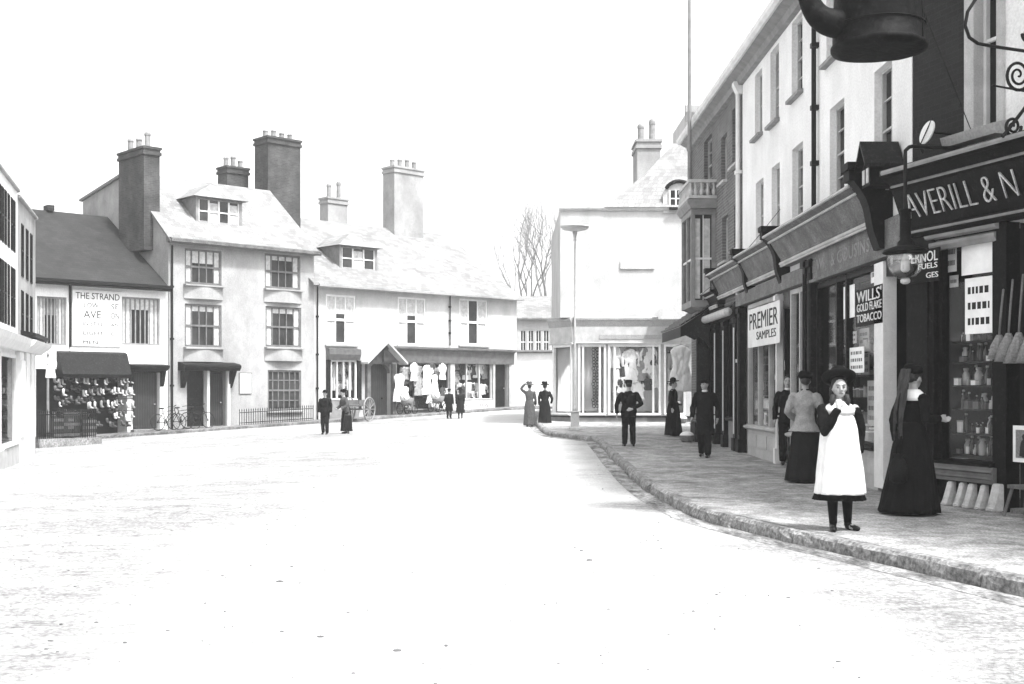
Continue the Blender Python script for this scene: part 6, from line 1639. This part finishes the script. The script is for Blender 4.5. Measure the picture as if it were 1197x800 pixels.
doorway(FBr, drE[0], drE[1], gz_(drE), drE[3], b3, M['dark'], d=-.15, glass=False)
# goods hung outside the middle shop, perambulators beneath
for x, y, w, h, lb in ((467, 437, .75, 1.35, 'large white sheet hanging left of the open middle shop'), (474, 452, .5, .8, 'white apron hanging low beside the left white sheet'), (484, 424, .4, .9, 'pale shirt hanging high in the open middle shop'), (489, 440, .5, .95, 'grey cloak hanging in the middle of the open shop'),
                       (499, 427, .6, 1.45, 'tall white sheet hanging right of the open middle shop'), (508, 438, .5, .9, 'white frock hanging next to the tall white sheet'), (517, 425, .4, .8, 'small white shirt hanging highest at the right of the open shop'), (503, 455, .5, .7, 'short white petticoat hanging beneath the tall white sheet')):
    dark = 'grey' in lb; w *= .86
    t = garment('hanging_garment', lb, FBr.P(U(x, .4), .4, FBr.z(x, y, .4)), ang, w, h, M['cloth_grey' if dark else 'cloth_white'], 'garment', 'garments hung outside the middle shop', sleeves='sheet' not in lb)
for x, y, w, h, lb in ((545, 426, .5, .8, 'pale round-shouldered blouse in the upper part of the right shop window'), (557, 426, .45, .7, 'second pale blouse in the upper part of the right shop window'), (567, 427, .4, .7, 'grey blouse at the right end of the right shop window'), (549, 447, .6, .6, 'heap of white linen low in the right shop window'), (563, 449, .5, .55, 'smaller heap of white linen low in the right shop window')):
    garment('display_garment', lb, FBr.P(U(x, -.3), -.3, FBr.z(x, y, -.3)), ang, w, h, M['cloth_grey' if 'grey' in lb else 'cloth_white'], 'garment', 'garments in the right far shop window', thick=.04)
for x, y, w, h, lb in ((392, 424, .4, 1.3, 'white lace curtain piece left in the small far shop window'), (401, 424, .4, 1.1, 'white lace piece in the middle of the small far shop window'), (410, 424, .4, 1.3, 'white lace curtain piece right in the small far shop window')):
    garment('lace_piece', lb, FBr.P(U(x, -.3), -.3, FBr.z(x, y, -.3)), ang, w, h, M['cloth_white'], 'lace', 'lace in the small far shop window', sleeves=False, thick=.03)
rg = random.Random(12); proto_g = {}
def bulk(fr, x0, x1, rows_, d, label, grp, n, mats, w=.34, h=.5):
    for m in mats:
        t = garment('small_garment', label+' '+{'cloth_mid': 'in dark pattern', 'cloth_grey': 'in grey', 'cloth_white': 'in white'}[m], (0, 0, 0), math.atan2(fr.d.y, fr.d.x), w, h, M[m], 'garment', grp+' '+m.split('_')[1], thick=.05)
        proto_g[m] = [t, True]
    for i in range(n):
        m = mats[i % len(mats)]; x = rg.uniform(x0, x1); y = rg.choice(rows_)+rg.uniform(-3, 3); dd = d+rg.uniform(-.12, .12)*(.2 if fr is F4 else 1)
        p = fr.P(fr.u(x, dd), dd, fr.z(x, y, dd)); s = rg.uniform(.6, 1.1)
        t, f = proto_g[m]
        if f: t.location = p; t.scale = (s, s, s); proto_g[m][1] = False
        else: dup(t, p, t.rotation_euler[2]+rg.uniform(-.4, .4), scale=(s, s, s))
bulk(FBr, 464, 522, (427, 441, 455, 466), .1, 'small garment crowded in the open middle shop', 'small garments in the middle shop', 34, ['cloth_mid', 'cloth_grey', 'cloth_white'], .42, .6)
bulk(FBr, 533, 572, (425, 437, 449, 457), -.32, 'small garment crowded in the right far shop window', 'small garments in the right far window', 26, ['cloth_mid', 'cloth_grey', 'cloth_white'], .4, .5)
bulk(FBr, 388, 415, (424, 437, 450), -.35, 'small piece of clothing in the small far shop window', 'small clothes in the small far window', 14, ['cloth_mid', 'cloth_grey'], .34, .5)
bulk(F4, 714, 770, (404, 416, 430, 444, 458), -.1, 'small garment among the display of the corner shop', 'small garments in the corner shop', 22, ['cloth_grey', 'cloth_white', 'cloth_mid'], .3, .42)
def pram(label, loc, rotz):
    t = thing('perambulator', label, 'perambulator', loc, rotz, 'perambulators outside the middle shop')
    b = new_bm(); loft(b, [(0, 0, .42, .22, .14), (0, 0, .5, .36, .2), (0, 0, .75, .44, .24), (0, 0, .78, .42, .22)], 24); obj('carriage', b, M['wicker'], t, False, True)
    b = new_bm(); ell(b, (-.22, 0, .82), (.24, .23, .26)); bmesh.ops.bisect_plane(b, geom=b.verts[:]+b.edges[:]+b.faces[:], plane_co=(0, 0, .8), plane_no=(.5, 0, -1), clear_outer=True); obj('hood', b, M['cloth_white'], t, False, True)
    for x, r in ((-.26, .27), (.28, .22)):
        for y in (-.24, .24):
            b = new_bm(); ring(b, (x, y, r), r-.015, .018, 'y', 24, 6)
            for k in range(8): tube(b, [V(x, y, r), V(x+(r-.02)*math.cos(k*PI/4), y, r+(r-.02)*math.sin(k*PI/4))], .006, 4, False)
            obj('wheel', b, M['iron'], t, False)
    b = new_bm(); tube(b, [V(-.4, -.18, .7), V(-.72, -.18, .98), V(-.72, .18, .98), V(-.4, .18, .7)], .014, 6); obj('handle', b, M['iron'], t, False)
    return t
for x, lb in ((476, 'perambulator under the white sheet left of the open middle shop'), (512, 'perambulator beside the two children at the middle shop')):
    d = 1.0; p = FBr.P(U(x, d), d, 0); pram(lb, (p.x, p.y, g(p.x, p.y)+.12), ang+R_(15))
# handcart behind the woman in the shawl
x, y, z = on_ground(420, 493)
hc = thing('handcart', 'light two-wheeled handcart standing before the small far shop', 'handcart', (x, y, z), ang+R_(25))
for yy in (-.5, .5):
    b = new_bm(); ring(b, (0, yy, .55), .52, .035, 'y', 36, 6); w = obj('wheel', b, M['greypaint'], hc, False, True)
    b = new_bm()
    for k in range(12): tube(b, [V(0, yy, .55), V(.5*math.cos(k*PI/6), yy, .55+.5*math.sin(k*PI/6))], .016, 5, False)
    lathe(b, [(.06, -.01), (.07, .03), (.06, .07)], (0, yy, .55), 10); obj('spokes', b, M['greypaint'], w, False)
b = new_bm(); cbox(b, (-.05, 0, .72), (1.3, .8, .06)); cbox(b, (-.05, -.39, .85), (1.3, .03, .22)); cbox(b, (-.05, .39, .85), (1.3, .03, .22)); cbox(b, (.59, 0, .85), (.03, .75, .22)); tube(b, [V(0, -.5, .55), V(0, .5, .55)], .03, 8); obj('cart_bed', b, M['wood'], hc, False)
for yy in (-.3, .3):
    b = new_bm(); tube(b, [V(-.6, yy, .70), V(-1.5, yy, .62)], .025, 8); obj('handle', b, M['wood'], hc, False)
b = new_bm(); tube(b, [V(-.6, 0, .7), V(-.62, 0, .02)], .025, 6); obj('leg', b, M['wood'], hc, False)

# ================================================================== B0 : tall front at the left edge
F0 = Frame((-11.5, 25.65), (-.281, 1))
L0 = F0.u(20.5); L1 = F0.u(41.5)
def tops(fr, x, y): return fr.z(x, y)
for k, (a, c, lab, m, xs_, ytop) in enumerate(((-2, L0, 'white fronted building with a shopfront at the left edge', 'stucco', [(-6, -3.5), (-1.5, .7), (1.8, 3.8), (5.0, 7.2), (8.6, 10.8), (12.4, 14.6), (15.6, 17.4)], 222), (L0+.005, L1, 'grey rendered narrow building between the left edge building and the low shop', 'stucco_grey', [(24.6, 27.2), (30, 32.6), (35, 37.4)], 236))):
    t = thing('left_building', lab, 'building', F0.P(max(a, 0), 0, -.3))
    xm = 10 if k == 0 else 31
    zt = 7.15 if k == 0 else 7.02
    z1a, z1b = (5.35, 6.75) if k == 0 else (4.85, 6.35)
    z2a, z2b = (3.3, 4.9) if k == 0 else (3.1, 4.45)
    rects = []
    for x0, x1 in xs_:
        rects += [(F0.u(x0), F0.u(x1), z1a, z1b), (F0.u(x0), F0.u(x1), z2a, z2b)]
    so_ = [(F0.u(-1), F0.u(17), .15, 2.55, .01)] if k == 0 else []
    b = new_bm(); F0.facade(b, a, c, -1.2, zt, rects+so_, rev=.04); F0.mass(b, a, c, -1.2, zt, 7); obj('wall', b, M[m], t)
    for q in rects: window(F0, q, t, M['dark'], M['pane'], d=-.038, nx=1, ny=2, fw=.02, bar=.025, sill=None)
    b = new_bm(); F0.prism(b, [(.002, zt-.06), (.06, zt-.05), (.08, zt-.03), (.08, zt+.02), (.002, zt+.03)], a, c); obj('parapet_coping', b, M['stucco_grey'], t)
    if k == 0:
        b = new_bm(); zc0 = F0.z(21, 401); F0.prism(b, [(.002, zc0-.25), (.2, zc0-.25), (.35, zc0-.06), (.4, zc0+.1), (.002, zc0+.2)], a, F0.u(23)); obj('shop_cornice', b, M['white'], t)
        F0.box
        shop_base(F0, F0.u(-1), F0.u(17), .2, 2.55, t, M['white'], pm=M['white'], d=.05, depth=.9, riser=False)
        b = new_bm(); F0.box(b, F0.u(17.5), F0.u(22), .002, .14, -.6, zc0-.26); F0.box(b, F0.u(17.5), F0.u(22), .142, .18, .3, zc0-.5); obj('pilaster', b, M['white'], t)
        b = new_bm(); F0.box(b, a, F0.u(17), .003, .12, -.7, .1); obj('stall_riser', b, M['cream'], t)
    else:
        zc0 = 3.0
        b = new_bm(); F0.prism(b, [(.002, zc0-.32), (.16, zc0-.32), (.45, zc0-.1), (.5, zc0-.0), (.002, zc0+.06)], a, c); obj('shop_cornice', b, M['white'], t)
        b = new_bm(); F0.box(b, F0.u(25), F0.u(29), .002, .14, -.9, zc0-.33); F0.box(b, F0.u(31), F0.u(35), .002, .14, -.9, zc0-.33); obj('pilaster', b, M['white'], t)
        b = new_bm(); F0.prism(b, [(.002, zc0+.1), (.4, zc0+.12), (.42, zc0+.22), (.002, zc0+.3)], F0.u(24), F0.u(41)); obj('window_ledge', b, M['dark'], t)

# ================================================================== beyond : low wall, far house, trees
x_, y_, z_ = (0.35, 66.0, g(.35, 66))
F5 = Frame((-.6, 66.5), (1, -.12))
fw5 = thing('far_wall', 'white low building closing the street between the long house and the corner shop', 'building', F5.P(0, 0, z_))
zt5 = F5.z(622, 413)
b = new_bm(); F5.facade(b, 0, 4.6, z_-1, zt5, []); F5.mass(b, 0, 4.6, z_-1, zt5, 5); obj('wall', b, M['stucco'], fw5)
b = new_bm(); F5.prism(b, [(.15, zt5), (.2, zt5+.08), (-5.1, zt5+.35), (-5.1, zt5)], -.1, 4.7); obj('roof_edge', b, M['fascia'], fw5)
F6 = Frame((-.8, 73), (1, 0)); z6 = F6.z(628, 371)
f6 = thing('far_house', 'pale house with a long band of windows above the white low building', 'house', F6.P(0, 0, 1))
wz = [F6.rect(x, x+7, 386, 414) for x in (608, 617, 626, 635, 644)]
b = new_bm(); F6.facade(b, -3, 5.2, 0, z6, wz); F6.mass(b, -3, 5.2, 0, z6, 8); obj('wall', b, M['stucco_pale'], f6)
for q in wz: window(F6, q, f6, M['white'], M['pane_far'], d=-.1, nx=2, ny=2, fw=.05, bar=.04)
b = new_bm(); F6.prism(b, [(.3, z6-.05), (-4, z6+1.6), (-8.3, z6-.05), (-8.3, z6-.15), (-4, z6+1.45), (.3, z6-.15)], -3.3, 5.5); obj('roof', b, M['slate_pale'], f6)
def bare_tree(label, px, Y, ztop, seed, thick=.22):
    x = (px-CX)/F_PX*Y; z0 = g(x, Y)-.2; rt = random.Random(seed)
    t = thing('bare_tree', label, 'tree', (x, Y, z0), 0, 'bare trees behind the far houses')
    tb = new_bm(); cb = new_bm(); H = ztop-z0
    tp = [V(0, 0, 0), V(.05, 0, H*.2), V(rt.uniform(-.1, .1), 0, H*.45)]; tube(tb, tp, [thick*1.2, thick, thick*.85], 10)
    def br_(p, d, L, r, lv):
        pts = [p]; q = p; dd = d
        for i in range(4):
            dd = (dd+V(rt.uniform(-.22, .22), rt.uniform(-.22, .22), rt.uniform(-.02, .22))).normalized(); q = q+dd*L/4; pts.append(q)
        tube(cb, pts, [r*(1-.15*i) for i in range(5)], 5 if lv < 3 else 4, False)
        if lv < 5:
            for k in range(3 if lv < 3 else 2):
                st_ = pts[rt.randint(2, 4)]; ax = V(rt.uniform(-1, 1), rt.uniform(-1, 1), rt.uniform(.1, .9)).normalized()
                br_(st_, (dd*.75+ax*.55).normalized(), L*rt.uniform(.6, .8), r*.5, lv+1)
    for k in range(5):
        a = k*2*PI/5+rt.random(); br_(tp[2]-V(0, 0, .1), V(math.cos(a)*.5, math.sin(a)*.5, 1).normalized(), H*.25, thick*.42, 0)
    obj('trunk', tb, M['bark'], t, False, True); obj('crown', cb, M['bark'], t, False)
bare_tree('bare pollarded tree rising left over the far house roof', 617, 84, 14.5, 3)
bare_tree('bare tree rising right over the far house roof beside the lamp standard', 640, 82, 14.8, 11, .26)

# ------------------------------------------------------------------ air
hb_ = new_bm(); cbox(hb_, (0, 84, 10.0), (296, 226, 25)); hz = obj('haze', hb_, M['white']); hz['kind'] = 'stuff'; hz['label'] = 'thin pale mist in the air over the square'
hm = bpy.data.materials.new('haze_air'); hm.use_nodes = True; nt = hm.node_tree; nt.nodes.remove(nt.nodes['Principled BSDF'])
pv = nt.nodes.new('ShaderNodeVolumePrincipled'); pv.inputs['Color'].default_value = (.97, .97, .97, 1); pv.inputs['Density'].default_value = .0008; pv.inputs['Anisotropy'].default_value = .2
nt.links.new(pv.outputs[0], nt.nodes['Material Output'].inputs['Volume'])
hz.data.materials.clear(); hz.data.materials.append(hm)

# ------------------------------------------------------------------ light, sky, camera
SUN_EL, SUN_AZ = R_(60), R_(136)       # azimuth clockwise from +Y (the view direction)
w = bpy.data.worlds.new('World'); bpy.context.scene.world = w; w.use_nodes = True
nt = w.node_tree; bg = nt.nodes['Background']
sky = nt.nodes.new('ShaderNodeTexSky'); sky.sky_type = 'NISHITA'; sky.sun_disc = False; sky.sun_elevation = SUN_EL; sky.sun_rotation = SUN_AZ
sky.dust_density = 4.0; sky.air_density = 1.5
bw = nt.nodes.new('ShaderNodeRGBToBW'); nt.links.new(sky.outputs[0], bw.inputs[0]); nt.links.new(bw.outputs[0], bg.inputs['Color']); bg.inputs['Strength'].default_value = .14
sd_ = bpy.data.lights.new('sun', 'SUN'); sd_.energy = 2.0; sd_.angle = R_(6); so = bpy.data.objects.new('sun', sd_); C.objects.link(so)
sv = Vector((math.sin(SUN_AZ)*math.cos(SUN_EL), math.cos(SUN_AZ)*math.cos(SUN_EL), math.sin(SUN_EL)))
so.rotation_euler = sv.to_track_quat('Z', 'Y').to_euler(); so.location = sv*60+Vector((0, 30, 0))
cd = bpy.data.cameras.new('camera'); cam = bpy.data.objects.new('camera', cd); C.objects.link(cam)
cam.location = (0, 0, EYE); cam.rotation_euler = (R_(90), 0, 0)
cd.sensor_width = 36; cd.lens = F_PX/1197*36; cd.shift_x = (598.5-CX)/1197; cd.shift_y = -(400-CY)/1197
cd.clip_end = 1000; cd.clip_start = .1
sc = bpy.context.scene; sc.camera = cam
sc.view_settings.view_transform = 'Standard'; sc.view_settings.look = 'None'; sc.view_settings.exposure = 1.75; sc.view_settings.gamma = 1
sc.view_settings.use_curve_mapping = False
sc.render.engine = 'CYCLES'; sc.cycles.volume_bounces = 1; sc.cycles.max_bounces = 6; sc.cycles.transparent_max_bounces = 12; sc.cycles.caustics_reflective = False; sc.cycles.caustics_refractive = False
